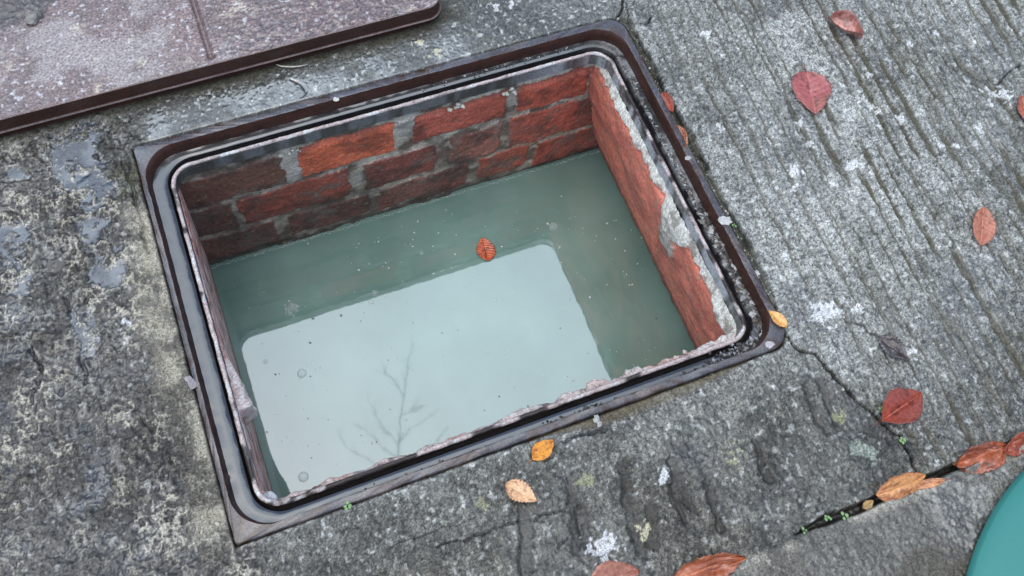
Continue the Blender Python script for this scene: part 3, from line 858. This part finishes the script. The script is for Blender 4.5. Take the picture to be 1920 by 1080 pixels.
# ------------------------------------------------------------------ water
ZW = -0.338
wxs = np.linspace(-0.03, 0.76, 60); wys = np.linspace(-0.03, 0.52, 44)
A, B = np.meshgrid(wxs, wys, indexing='ij')
me = fast_mesh('water', np.stack([A, B, np.full(A.shape, ZW)], -1).reshape(-1, 3), grid_faces(60, 44))
tag(link('water', me, M_WATER), kind='structure')
mb = MB()
for k in range(330):
    p = (random.uniform(0.045, 0.69), random.uniform(0.05, 0.48), ZW)
    lump(mb, p, random.choice((0.0004, 0.0005, 0.0006, 0.0006, 0.0008, 0.001, 0.0018)), random.choice(((0.6, 0.6, 0.55), (0.5, 0.5, 0.45), (0.62, 0.6, 0.5), (0.2, 0.2, 0.17))), 0.4, 0.4)
for k in range(60):
    a, b = ((700, 460), (1180, 420))[k % 2]
    p = G(random.gauss(a + 60, 90), random.gauss(b, 60), ZW)
    lump(mb, p, random.uniform(0.0006, 0.0017), (0.6, 0.62, 0.56), 0.4, 0.4)
for k in range(420):
    x = 0.01 + 0.70 * k / 420
    lump(mb, (x, 0.4890 + random.uniform(-0.0025, 0.001), ZW), random.uniform(0.0005, 0.0012), (0.42, 0.44, 0.38), 0.4, 0.5)
tag(mb.build('floating_specks', M_GRIT), 'pale specks of scum floating across the murky water', 'scum', kind='stuff')


def dome(mb, p, r, n=20, m=7):
    V = []; F = []
    for i in range(m):
        a = math.pi / 2 * i / (m - 1) * 0.98
        for k in range(n):
            t = 2 * math.pi * k / n
            V.append((p[0] + r * math.cos(a) * math.cos(t), p[1] + r * math.cos(a) * math.sin(t), p[2] + r * 0.75 * math.sin(a)))
    for i in range(m - 1):
        for k in range(n):
            F.append((i * n + k, i * n + (k + 1) % n, (i + 1) * n + (k + 1) % n, (i + 1) * n + k))
    mb.add(V, F, (0.8, 0.85, 0.85))


for u, v, r, lab in ((566, 700, 8.5, 'round clear bubble on the bright water right of the broken left mortar lump'),
                     (569, 894, 9, 'round clear bubble on the water nearest the bottom left corner of the pit'),
                     (1038, 425, 9, 'clear bubble on the dark water right of the floating red leaf'),
                     (498, 678, 4, 'tiny bubble at the left end of the bright sky reflection'),
                     (703, 549, 6, 'small bubble on the upper edge of the bright reflection, upper of a close pair'),
                     (696, 566, 5, 'small bubble just inside the bright reflection, lower of a close pair'),
                     (790, 474, 4.5, 'tiny bubble on the dark water left of the floating red leaf')):
    p = G(u, v, ZW); mb = MB(); dome(mb, (0, 0, 0), r * 0.00082)
    o = mb.build('bubble', M_BUBBLE); o.location = p
    tag(o, lab, 'bubble', 'bubbles on the water')
p = G(545, 580, ZW); mb = MB()
for dx_, dy_, r in ((0, 0, 5.5), (6, 3, 4.5), (-6, 2, 4), (2, 7, 4), (-3, -6, 4), (7, -4, 3.5), (-8, -4, 3), (1, -11, 2.5), (11, 1, 3), (-6, 8, 3)):
    dome(mb, (dx_ * 0.00105, dy_ * 0.00105, 0), r * 0.00095, 16, 6)
o = mb.build('foam_cluster', M_BUBBLE); o.location = p
tag(o, 'round cluster of small foam bubbles on the dark water near the left wall', 'foam')

# ------------------------------------------------------------------ lifted cover lying beside the hole
TH = 0.040
ang = math.radians(0.3)
cov = tag(empty('manhole_cover', (-0.2530, 0.5858, 0.0)), 'lifted iron manhole cover with rusty brown edge lying on concrete behind the pit', 'manhole cover')
cov.rotation_euler[2] = ang
CW, CD_ = 0.70, 0.53


def cgrid():
    nx, ny = 470, 300
    r = 0.022
    cxs = np.linspace(0, CW, nx)
    cys = np.r_[np.linspace(0, 0.30, 240), np.linspace(0.305, CD_, ny - 240)]
    U, Vv = np.meshgrid(cxs, cys, indexing='ij')
    # squeeze the corners into the rounded outline
    ins = 0.0012
    Xl = U.copy(); Yl = Vv.copy()
    d = np.minimum(Yl, CD_ - Yl)
    cut = np.where(d < r, r - np.sqrt(np.maximum(r * r - (r - np.minimum(d, r)) ** 2, 0)), 0)
    Xl = cut + ins + U / CW * (CW - 2 * cut - 2 * ins)
    return Xl, Yl * (1 - 2 * ins / CD_) + ins


CXg, CYg = cgrid()
pS0 = np.array(G(360, -6, TH)[:2]); pS1 = np.array(G(396, 106, TH)[:2])


def to_cov(p):
    d = np.array(p) - np.array([-0.2530, 0.5858])
    return np.array([d[0] * math.cos(ang) + d[1] * math.sin(ang), -d[0] * math.sin(ang) + d[1] * math.cos(ang)])


s0, s1 = to_cov(pS0), to_cov(pS1)
seam_x = s1[0] + (s0[0] - s1[0]) * (CYg - s1[1]) / (s0[1] - s1[1])
ds = CXg - seam_x
worm = fbm(CXg + (fbm(CXg, CYg, 0.01, 2, 180) - 0.5) * 0.01, CYg * 1.6, 0.0065, 2, 181)
rightm = sst(0.0, 0.05, ds)
Hc = (worm - 0.5) * (0.0006 + 0.0028 * rightm * sst(0.12, 0.0, CYg - 0.02)) + (fbm(CXg, CYg, 0.05, 3, 182) - 0.5) * 0.0012
gro = sst(0.0055, 0.003, np.abs(ds)) * sst(s1[1] - 0.002, s1[1] + 0.004, CYg)
ridge = sst(0.002, 0.0006, np.abs(ds)) * gro
Hc += -0.0028 * gro + 0.0026 * ridge
end = sst(0.007, 0.004, np.hypot(ds + 0.0, CYg - s1[1] - 0.001))
Hc -= 0.003 * end
Cc = np.ones(CXg.shape + (3,)) * np.array([0.140, 0.100, 0.095])
Cc *= (0.66 + 0.7 * fbm(CXg, CYg, 0.03, 4, 183))[..., None] * np.clip(1 + 0.30 * np.random.RandomState(8).randn(*CXg.shape), 0.4, 2)[..., None]
Cc = mixc(Cc, (0.45, 0.45, 0.46), sst(0.74, 0.9, vn(CXg / 0.004, CYg / 0.004, 189)) * 0.55)
Cc = mixc(Cc, (0.27, 0.245, 0.235), sst(0.46, 0.66, fbm(CXg, CYg, 0.045, 4, 184)) * (0.6 - 0.35 * rightm))
Cc = mixc(Cc, (0.40, 0.36, 0.28), sst(0.68, 0.8, fbm(CXg, CYg, 0.02, 4, 185)) * 0.5)
Cc = mixc(Cc, (0.10, 0.075, 0.075), rightm * sst(0.50, 0.40, worm) * 0.85)
Cc = mixc(Cc, (0.07, 0.042, 0.035), np.maximum(gro, end) * 0.85)
Cc = mixc(Cc, (0.20, 0.13, 0.115), ridge * 0.8)
pk = to_cov(G(25, -8, TH)[:2])
dk = np.hypot((CXg - pk[0]) * 0.75, CYg - pk[1]) + (fbm(CXg, CYg, 0.02, 3, 186) - 0.5) * 0.03
key = sst(0.052, 0.040, dk)
Hc -= key * 0.002 - key * (fbm(CXg, CYg, 0.008, 3, 187) - 0.5) * 0.006
Cc = mixc(Cc, (0.07, 0.066, 0.06), key * 0.85)
Cc = 0.12 * (np.clip(Cc, 0.01, 1) / 0.12) ** 1.25
Cc = np.clip(Cc, 0.015, 0.6)
me = fast_mesh('plate', np.stack([CXg, CYg, TH + Hc], -1).reshape(-1, 3), grid_faces(*CXg.shape))
set_col(me, Cc.reshape(-1, 3)); set_val(me, np.clip(0.25 + 0.3 * sst(0.45, 0.6, fbm(CXg, CYg, 0.06, 3, 188)) - key * 0.3, 0, 1), 'wet')
link('plate', me, M_COVER, cov)
o1 = rr_loop(0, CW, 0, CD_, 0.024); o2 = rr_loop(0.0016, CW - 0.0016, 0.0016, CD_ - 0.0016, 0.023); o3 = rr_loop(-0.0022, CW + 0.0022, -0.0022, CD_ + 0.0022, 0.025); o4 = rr_loop(0.002, CW - 0.002, 0.002, CD_ - 0.002, 0.024)
BRN_ = (0.052, 0.021, 0.015)
rim_l = [(o2 + (o2 - o2.mean(0)) * -0.008, TH - 0.0035, (0.24, 0.18, 0.165)), (o2, TH + 0.0002, (0.24, 0.18, 0.165)), (o1, TH - 0.0009, (0.20, 0.145, 0.13)), (o1, TH - 0.0016, BRN_), (o1, 0.0275, BRN_), (o1, 0.0170, BRN_), (o1, 0.0163, (0.05, 0.02, 0.016)),
         (o3, 0.0160, (0.23, 0.165, 0.145)), (o3, 0.0142, (0.23, 0.165, 0.145)), (o3, 0.0136, (0.06, 0.03, 0.022)), (o4, 0.0122, BRN_), (o4, 0.0, BRN_)]
sweep('rim', [(a_, b_) for a_, b_, _ in rim_l], M_IRON, cov, lambda P, li: const(rim_l[li][2], 0.45)(P, li), lambda P, li: np.full(len(P), 0.25 if li in (7, 8) else 0.0), 0.0004, 0.0002)

# a lump of stone and grit on the cover
p = G(62, 36, TH)
mb = MB()
lump(mb, (0, 0, 0.004), 0.012, (0.20, 0.185, 0.17), 0.28, 0.6, True)
lump(mb, (0.009, 0.003, 0.003), 0.007, (0.13, 0.12, 0.11), 0.28, 0.6, True)
o = mb.build('stone', M_GRIT, smooth=False); o.location = p
tag(o, 'small angular grey stone on the lifted cover beside a dark dirt patch', 'stone')

# ------------------------------------------------------------------ grit along the frame's seat and loose bits
mb = MB()
for k in range(900):
    y = random.uniform(0.02, 0.30) if random.random() < 0.75 else random.uniform(0.30, 0.48)
    dns = 1.0 if y < 0.22 else 0.5
    x = 0.6665 + abs(random.gauss(0, 0.0055 if y < 0.2 else 0.0035))
    if x > 0.6785: continue
    c = random.choice(((0.03, 0.028, 0.026), (0.05, 0.045, 0.04), (0.09, 0.07, 0.055), (0.16, 0.14, 0.12), (0.22, 0.21, 0.20), (0.36, 0.35, 0.34)))
    lump(mb, (x, y, ZL + 0.0008), (0.0007 + 0.0036 * random.random() ** 2.2) * dns, c, 0.5, 0.45)
for k in range(260):
    a = random.random()
    x = 0.672 - abs(random.gauss(0, 0.035)); y = 0.012 + abs(random.gauss(0, 0.006))
    if x < 0.5 or y > 0.028: continue
    c = random.choice(((0.02, 0.018, 0.016), (0.03, 0.028, 0.026), (0.05, 0.045, 0.04), (0.25, 0.25, 0.26)))
    lump(mb, (x, y, ZL + 0.0008), random.uniform(0.001, 0.003), c, 0.4, 0.7)
for k in range(70):
    x = random.choice((random.gauss(0.39, 0.02), random.gauss(0.43, 0.01), random.uniform(0.1, 0.6)))
    lump(mb, (x, random.uniform(0.0095, 0.016), ZL + 0.0006), random.uniform(0.0008, 0.0022), random.choice(((0.02, 0.018, 0.016), (0.03, 0.028, 0.026), (0.1, 0.09, 0.08))), 0.4, 0.6)
for k in range(240):
    x = W + random.uniform(0.0015, 0.009); y = random.uniform(0.05, 0.5)
    lump(mb, (x, y, gz(x, y) + 0.0003), random.uniform(0.0006, 0.0016), random.choice(((0.05, 0.05, 0.03), (0.08, 0.075, 0.045), (0.3, 0.29, 0.25), (0.12, 0.10, 0.06))), 0.4, 0.7)
for k in range(90):
    x = random.uniform(0.38, 0.62); y = random.uniform(0.488, 0.512)
    lump(mb, (x, random.uniform(0.4985, 0.506), ZL + 0.0004), random.uniform(0.0006, 0.0016), random.choice(((0.04, 0.036, 0.03), (0.3, 0.29, 0.28), (0.12, 0.11, 0.1))), 0.4, 0.6)
tag(mb.build('grit', M_GRIT, smooth=False), 'black and grey grit lying in the seat and gap of the iron frame', 'grit', kind='stuff')

for u, v, r, c, lab in ((356, 716, 0.0062, (0.34, 0.30, 0.30), 'flat pinkish pebble stuck on the left rim of the iron frame'),
                        (628, 184, 0.0042, (0.62, 0.6, 0.54), 'small white chip on the far rim of the frame, above the bright red brick'),
                        (1357, 412, 0.0075, (0.62, 0.60, 0.57), 'largest white chip on the right rim of the frame'),
                        (1287, 295, 0.0045, (0.5, 0.49, 0.45), 'small pale chip on the right rim, just below the orange leaf scrap'),
                        (1444, 646, 0.0055, (0.55, 0.50, 0.49), 'pale pinkish pebble at the frame corner by the crack'),
                        (1120, 792, 0.0062, (0.42, 0.41, 0.38), 'grey pebble lying against the near edge of the frame')):
    p = G(u, v, 0.0015); mb = MB()
    for _ in range(2 if r < 0.007 else 5):
        lump(mb, (random.uniform(-.5, .5) * r, random.uniform(-.7, .7) * r, r * 0.12), r * random.uniform(0.4, 0.8), tuple(np.array(c) * random.uniform(0.7, 0.95)), 0.35, 0.32, True)
    o = mb.build('pebble', M_GRIT, smooth=False); o.location = p
    tag(o, lab, 'pebble', 'pale pebbles and chips along the frame')

# ------------------------------------------------------------------ leaves
LEAF_G = 'fallen autumn leaves'


def leaf(a, b, wid, col, col2, lab, z=None, fold=0.18, bend=0.10, curl=0.0, crump=0.05, tip=1.0, vein=(0.0, 0.0), half=0.0, tilt=0.0, ser=0.03, seed=0, group=LEAF_G, blot=0.6, zoff=0.0, name='leaf'):
    """a, b: where base and tip lie on the photograph; wid: width over length"""
    zz = 0.0 if z is None else z
    crump *= 1.5 if z is None else 1.0
    A = G(*a, zz); Bp = G(*b, zz)
    L = np.linalg.norm((Bp - A)[:2]); hd = math.atan2(Bp[1] - A[1], Bp[0] - A[0])
    nt_, ns = 44, 25
    t = np.linspace(0, 1, nt_)[:, None] * np.ones((1, ns)); s = np.linspace(-1, 1, ns)[None, :] * np.ones((nt_, 1))
    prof = np.sin(np.pi * np.clip(t, 0, 1) ** 0.86) ** 0.78 * (1 - 0.18 * t * tip)
    teeth = 1 + (ser * np.sin(t * 2 * np.pi * 11 + seed) + 0.24 * (fbm(t + seed * 1.7, np.sign(s) * 3 + seed, 0.11, 3, seed + 220) - 0.5) * np.abs(s)) * (np.abs(s) > 0.8)
    wv = prof * teeth * wid * L / 2 * (1 + 0.06 * np.sin(seed + 5 * t))
    xx = (t - 0.5) * L; yy = s * wv
    rs = np.random.RandomState(seed + 500)
    nz_ = fbm(t * 1.0 + seed, s * 0.6 + seed * 0.7, 0.5, 3, seed + 200) - 0.5
    zh = np.abs(s) * wv * fold * 2 + bend * L * (4 * (t - 0.5) ** 2) * 0.5 + crump * L * nz_ * 2 + curl * L * s * s * np.abs(s) * 0.5
    zh += half * L * np.sin(np.pi * t) * 0.5
    ribp = (t * 9 + np.abs(s) * 1.6) % 1.0
    vline = np.exp(-((ribp - 0.5) / 0.13) ** 2) * (np.abs(s) < 0.92)
    zh -= vline * 0.0006
    mid = np.exp(-(s * wv / (0.012 * L)) ** 2)
    zh -= mid * 0.0012
    c, c2 = np.array(col), np.array(col2)
    bl = sst(0.45, 0.62, fbm(t + seed * 3, s * 0.5 + seed, 0.45, 4, seed + 210)) * blot
    Cc = np.ones(t.shape + (3,)) * c
    Cc = mixc(Cc, c2, bl)
    Cc = mixc(Cc, np.minimum(c * 1.45 + 0.02, 0.8), np.maximum(mid * 0.8, vline * 0.16))
    Cc = mixc(Cc, c2 * 0.5, sst(0.88, 1.0, np.abs(s)) * 0.5)
    Cc = mixc(Cc, c2 * 0.35, sst(0.60, 0.72, fbm(t * 1.0 + seed, s * 0.5 + seed * 2, 0.14, 4, seed + 230)) * 0.6)
    if tilt:
        zr = zh * math.cos(tilt) + yy * math.sin(tilt); yy = yy * math.cos(tilt) - zh * math.sin(tilt); zh = zr
    zh = zh - zh.min()
    ch, sh = math.cos(hd), math.sin(hd)
    P = np.stack([xx * ch - yy * sh, xx * sh + yy * ch, zh], -1).reshape(-1, 3)
    me = fast_mesh(name, P, grid_faces(nt_, ns))
    set_col(me, np.clip(Cc, 0.01, 0.8).reshape(-1, 3))
    o = link(name, me, M_LEAF)
    m_ = (A + Bp) / 2
    if z is None:
        hts = [gz(m_[0] + d1 * L * 0.3, m_[1] + d2 * L * 0.3) for d1 in (-1, 0, 1) for d2 in (-1, 0, 1)]
        m_[2] = sorted(hts)[6] + 0.0002
    o.location = m_ + np.array([0, 0, zoff])
    sm = o.modifiers.new('thickness', 'SOLIDIFY'); sm.thickness = 0.0004; sm.offset = 0
    # stalk
    st = MB()
    tube(st, [(-L * 0.5 * ch, -L * 0.5 * sh, P[ns // 2][2]), (-L * 0.60 * ch + 0.002 * sh, -L * 0.60 * sh, max(P[ns // 2][2] * 0.5, 0.0006)), (-L * 0.68 * ch, -L * 0.68 * sh, 0.0006)], (0.0007, 0.0006, 0.0005), c2 * 0.7, 6)
    if z is None and L > 0.028 and not half:
        st.build('stalk', M_LEAF, o)
    tag(o, lab, 'leaf', group)
    return o


leaf((1553, 38), (1612, 76), 0.72, (0.50, 0.22, 0.18), (0.26, 0.10, 0.08), 'pale pink curled leaf at the top of the ridged concrete, highest leaf', fold=0.1, bend=0.06, curl=0.5, crump=0.09, seed=1)
leaf((1511, 136), (1527, 216), 0.92, (0.36, 0.095, 0.085), (0.22, 0.06, 0.03), 'broad round pinkish red leaf on ridged concrete right of the far frame corner', fold=0.10, bend=0.04, crump=0.02, seed=2, blot=0.45)
leaf((1837, 462), (1842, 390), 0.60, (0.46, 0.17, 0.10), (0.26, 0.08, 0.05), 'orange brown oval leaf lying alone on grooved concrete near the right edge', fold=0.22, bend=0.05, crump=0.03, seed=3, blot=0.4)
leaf((1932, 238), (1912, 180), 0.62, (0.42, 0.11, 0.06), (0.22, 0.06, 0.03), 'red orange leaf cut off by the right edge of the picture', seed=4)
leaf((1474, 615), (1440, 584), 0.55, (0.72, 0.36, 0.10), (0.52, 0.22, 0.06), 'small yellow orange leaf on the frame corner where the crack starts', z=0.002, fold=0.2, bend=0.08, crump=0.02, seed=5, blot=0.4)
leaf((1652, 790), (1727, 738), 0.66, (0.30, 0.06, 0.035), (0.20, 0.036, 0.022), 'glossy deep red leaf lying across the thin crack', fold=0.42, bend=0.06, crump=0.02, seed=6, blot=0.35)
leaf((1644, 634), (1700, 680), 0.66, (0.045, 0.028, 0.026), (0.13, 0.115, 0.115), 'dark rotted leaf plastered flat beside a white chip', fold=0.03, bend=0.02, crump=0.12, ser=0.12, blot=0.9, seed=7)
leaf((1640, 931), (1732, 893), 0.56, (0.56, 0.24, 0.08), (0.36, 0.10, 0.035), 'orange leaf standing on edge in the slab joint', fold=0.05, bend=0.0, half=0.12, tilt=0.6, crump=0.02, seed=8, blot=0.4, zoff=-0.004)
leaf((1788, 876), (1884, 836), 0.50, (0.40, 0.11, 0.045), (0.20, 0.05, 0.025), 'crumpled red brown leaf jammed in the slab joint', fold=0.10, half=0.1, tilt=0.5, crump=0.15, ser=0.06, blot=0.8, seed=9, zoff=-0.003)
leaf((1872, 846), (1945, 806), 0.5, (0.34, 0.075, 0.035), (0.18, 0.045, 0.03), 'rust red leaf in the joint, rightmost beside the teal tub', fold=0.12, half=0.1, tilt=0.6, crump=0.12, ser=0.06, seed=10, zoff=-0.003)
leaf((1768, 902), (1702, 917), 0.24, (0.56, 0.25, 0.11), (0.36, 0.12, 0.05), 'narrow orange leaf scrap flat in the joint at the end of the crack', fold=0.1, bend=0.05, seed=11)
leaf((998, 862), (1038, 826), 0.66, (0.72, 0.28, 0.03), (0.46, 0.13, 0.015), 'small bright orange leaf beside the near edge of the frame', fold=0.2, bend=0.06, crump=0.03, seed=12)
leaf((948, 908), (1006, 941), 0.66, (0.68, 0.38, 0.20), (0.46, 0.19, 0.08), 'pale peach leaf on flat concrete in front of the frame', fold=0.08, bend=0.05, crump=0.04, ser=0.07, seed=13, blot=0.35)
leaf((1104, 1092), (1198, 1070), 0.72, (0.28, 0.085, 0.05), (0.40, 0.17, 0.11), 'dull red brown leaf cut off by the bottom edge', half=0.18, fold=0.06, tilt=0.3, crump=0.05, seed=14)
leaf((1255, 1086), (1392, 1044), 0.46, (0.44, 0.13, 0.05), (0.24, 0.06, 0.03), 'long curled orange brown leaf at the bottom edge, right of the dull one', half=0.1, fold=0.2, tilt=0.4, crump=0.10, ser=0.06, seed=15)
leaf((917, 490), (904, 447), 0.82, (0.50, 0.10, 0.035), (0.36, 0.06, 0.02), 'red orange leaf floating on the murky water', z=ZW, fold=0.05, bend=0.05, crump=0.02, seed=16, blot=0.3, zoff=0.0003)
leaf((1243, 175), (1262, 212), 0.5, (0.36, 0.055, 0.025), (0.2, 0.04, 0.02), 'bright red leaf scrap in the gap beside the frame, near its far corner', z=-0.003, fold=0.2, tilt=0.5, crump=0.05, seed=17)
leaf((1268, 236), (1288, 278), 0.42, (0.44, 0.14, 0.05), (0.22, 0.07, 0.03), 'orange brown leaf scrap in the gap beside the frame, below the red scrap', z=-0.003, fold=0.2, tilt=0.4, crump=0.1, ser=0.1, seed=18)
leaf((1622, 951), (1642, 936), 0.6, (0.50, 0.33, 0.14), (0.3, 0.18, 0.08), 'tiny tan leaf scrap at the left end of the orange leaf in the joint', fold=0.2, crump=0.05, seed=19)

# ------------------------------------------------------------------ seedlings
for k, (u, v, n, r, lab) in enumerate(((652, 950, 5, 0.0046, 'bright green seedling against the near edge of the frame'), (1652, 770, 4, 0.004, 'green seedling in the crack, touching the glossy red leaf'),
                                       (1690, 828, 5, 0.0036, 'pale green seedling in the crack below the glossy red leaf'), (1549, 972, 5, 0.0042, 'larger green seedling at the dark left end of the slab joint'),
                                       (1581, 968, 3, 0.004, 'green seedling in the slab joint between another seedling and the orange leaf'), (1376, 424, 3, 0.003, 'tiny green seedling in the gap beside the white chip on the right rim'),
                                       (1506, 996, 3, 0.003, 'tiny pale seedling where the slab joint begins'))):
    p = G(u, v, 0.0); mb = MB()
    for i in range(n):
        a = 6.28 * i / n + k + random.uniform(-.6, .6); q = np.array([math.cos(a) * r * random.uniform(0.4, 0.95), math.sin(a) * r * random.uniform(0.4, 0.95), 0.003 + 0.002 * random.random()])
        tube(mb, [(0, 0, -0.004), tuple(q * 0.6), tuple(q)], (0.0004, 0.0004, 0.0003), (0.1, 0.3, 0.06), 5)
        V = [tuple(q + np.array([0, 0, 0.0006]))]; rr_ = r * random.uniform(0.35, 0.65)
        for j in range(10):
            b = 6.28 * j / 10; V.append(tuple(q + np.array([math.cos(b) * rr_ * 0.8, math.sin(b) * rr_, 0.0006 * math.cos(b * 2)])))
        mb.add(V, [(0, j + 1, (j + 1) % 10 + 1) for j in range(10)], (0.16, 0.42, 0.1))
    o = mb.build('seedling', M_GREEN); o.location = (p[0], p[1], gz(p[0], p[1]) + 0.001)
    if v in (972, 968, 996): o.location.z = 0.0
    tag(o, lab, 'seedling', 'seedlings in the cracks')

# twig under the cover's edge
mb = MB()
pts = [G(*q, 0.002) for q in ((518, 121), (528, 125), (545, 127), (562, 125), (577, 121))]
o_ = pts[0].copy()
tube(mb, [tuple(p_ - o_ + np.array([0, 0, h_])) for p_, h_ in zip(pts, (0, 0.001, 0.002, 0.001, 0))], (0.0008, 0.0011, 0.0012, 0.0011, 0.0008), (0.45, 0.43, 0.36), 7)
o = mb.build('twig', M_GRIT); o.location = o_
tag(o, 'short pale curved twig on the concrete at the foot of the lifted cover', 'twig')

# ------------------------------------------------------------------ teal tub in the corner
tz = 0.012
p1, p2, p3 = (G(1821, 1049.5, tz)[:2], G(1872, 941.5, tz)[:2], G(1919, 882, tz)[:2])
ax_, ay_ = p1; bx_, by_ = p2; cx_, cy_ = p3
dd = 2 * (ax_ * (by_ - cy_) + bx_ * (cy_ - ay_) + cx_ * (ay_ - by_))
ux = ((ax_ ** 2 + ay_ ** 2) * (by_ - cy_) + (bx_ ** 2 + by_ ** 2) * (cy_ - ay_) + (cx_ ** 2 + cy_ ** 2) * (ay_ - by_)) / dd
uy = ((ax_ ** 2 + ay_ ** 2) * (cx_ - bx_) + (bx_ ** 2 + by_ ** 2) * (ax_ - cx_) + (cx_ ** 2 + cy_ ** 2) * (bx_ - ax_)) / dd
Rt = math.hypot(ux - ax_, uy - ay_)
print('TUB', ux, uy, Rt)


def lathe(name, prof, mat, parent, n=160):
    prof = np.array(prof); a = np.arange(n) * 2 * np.pi / n
    V = np.stack([prof[:, None, 0] * np.cos(a), prof[:, None, 0] * np.sin(a), prof[:, None, 1] + 0 * a], -1).reshape(-1, 3)
    F = []
    idx = np.arange(n)
    for i in range(len(prof) - 1):
        F.append(np.stack([i * n + idx, i * n + (idx + 1) % n, (i + 1) * n + (idx + 1) % n, (i + 1) * n + idx], 1))
    return link(name, fast_mesh(name, V, np.concatenate(F)), mat, parent)


tub = tag(empty('plastic_tub', (ux, uy, 0.004)), 'smooth rounded teal plastic tub, upturned and shallow, filling the bottom right corner', 'tub')
lathe('rim', [(Rt * 0.975, 0.0), (Rt * 0.995, 0.001), (Rt, 0.006), (Rt, 0.010), (Rt * 0.990, 0.0145)], M_PLASTIC, tub)
lathe('base', [(Rt * 0.990, 0.0145), (Rt * 0.975, 0.018), (Rt * 0.94, 0.0215), (Rt * 0.85, 0.026), (Rt * 0.6, 0.031), (Rt * 0.3, 0.033), (0.0005, 0.0335)], M_PLASTIC, tub)

# ------------------------------------------------------------------ bare tree behind the viewer whose limb hangs over the pit (seen mirrored in the water)
tree = tag(empty('bare_tree', (-0.6, -3.6, 0.0)), 'bare leafless tree whose twigs are mirrored in the murky water', 'tree')
tl = np.array([-0.6, -3.6, 0.0])


def refl(u, v, h):
    """where the sky-bound ray that bounces off the water at pixel u, v reaches height h"""
    q = G(u, v, ZW); d = (q - CC); d[2] = -d[2]
    return q + d * ((h - ZW) / d[2])


trunk = MB()
hub = refl(742, 905, 4.3)
tr = [tl, tl + (0.05, 0.1, 1.2), tl + (0.15, 0.5, 2.6), tl + (0.3, 1.3, 3.7), (hub + tl + (0.3, 1.3, 3.7)) / 2 + (0, 0, 0.25), hub]
tube(trunk, [tuple(np.array(p_) - tl) for p_ in tr], (0.13, 0.11, 0.085, 0.06, 0.03, 0.010), (0, 0, 0), 12)
for e, h in (((-1.2, 0.3, 4.4), 0.05), ((1.3, 0.4, 4.7), 0.05), ((-0.4, -1.2, 4.9), 0.05)):
    tube(trunk, [(0.15, 0.5, 2.6), ((e[0] + 0.15) / 2, (e[1] + 0.5) / 2, 3.7), e], (0.06, 0.035, 0.006), (0, 0, 0), 8)
trunk.build('trunk', M_BARK, tree)
tw = MB()


def twig(pts, r0, r1, h0=4.3, h1=4.3, sub=True):
    n = len(pts)
    P = [refl(u, v, h0 + (h1 - h0) * i / (n - 1)) for i, (u, v) in enumerate(pts)]
    tube(tw, [tuple(p_ - tl) for p_ in P], [r0 + (r1 - r0) * i / (n - 1) for i in range(n)], (0, 0, 0), 6)
    if not sub: return
    for i in range(len(pts) * 2):
        k = random.uniform(0, n - 1.01); j = int(k); f_ = k - j
        u = pts[j][0] * (1 - f_) + pts[j + 1][0] * f_; v = pts[j][1] * (1 - f_) + pts[j + 1][1] * f_
        du = pts[j + 1][0] - pts[j][0]; dv = pts[j + 1][1] - pts[j][1]; l_ = math.hypot(du, dv)
        a = math.atan2(dv, du) + random.choice((-1, 1)) * random.uniform(0.4, 0.9); ln = random.uniform(8, 26)
        A_ = refl(u, v, h0); m_ = refl(u + math.cos(a) * ln * 0.5, v + math.sin(a) * ln * 0.5 - 3, h0 + 0.02); B_ = refl(u + math.cos(a) * ln, v + math.sin(a) * ln - 8, h0 + 0.03)
        tube(tw, [tuple(x_ - tl) for x_ in (A_, m_, B_)], (r1 * 0.9, r1 * 0.7, r1 * 0.4), (0, 0, 0), 5)


twig([(742, 905), (746, 850), (750, 790), (760, 720), (765, 670), (778, 640)], 0.0045, 0.0012)
twig([(745, 835), (720, 800), (700, 770), (690, 745)], 0.0020, 0.0009)
twig([(745, 860), (700, 820), (670, 795)], 0.0020, 0.0009)
twig([(748, 830), (775, 800), (800, 785), (820, 768)], 0.0020, 0.0009)
twig([(757, 745), (735, 710), (722, 700)], 0.003, 0.0016)
twig([(752, 780), (775, 770), (795, 760)], 0.003, 0.0016)
twig([(742, 905), (690, 860), (650, 840), (630, 800)], 0.0020, 0.0009)
twig([(742, 905), (800, 850), (838, 800)], 0.0035, 0.0016)
tw.build('twigs', M_BARK, tree)
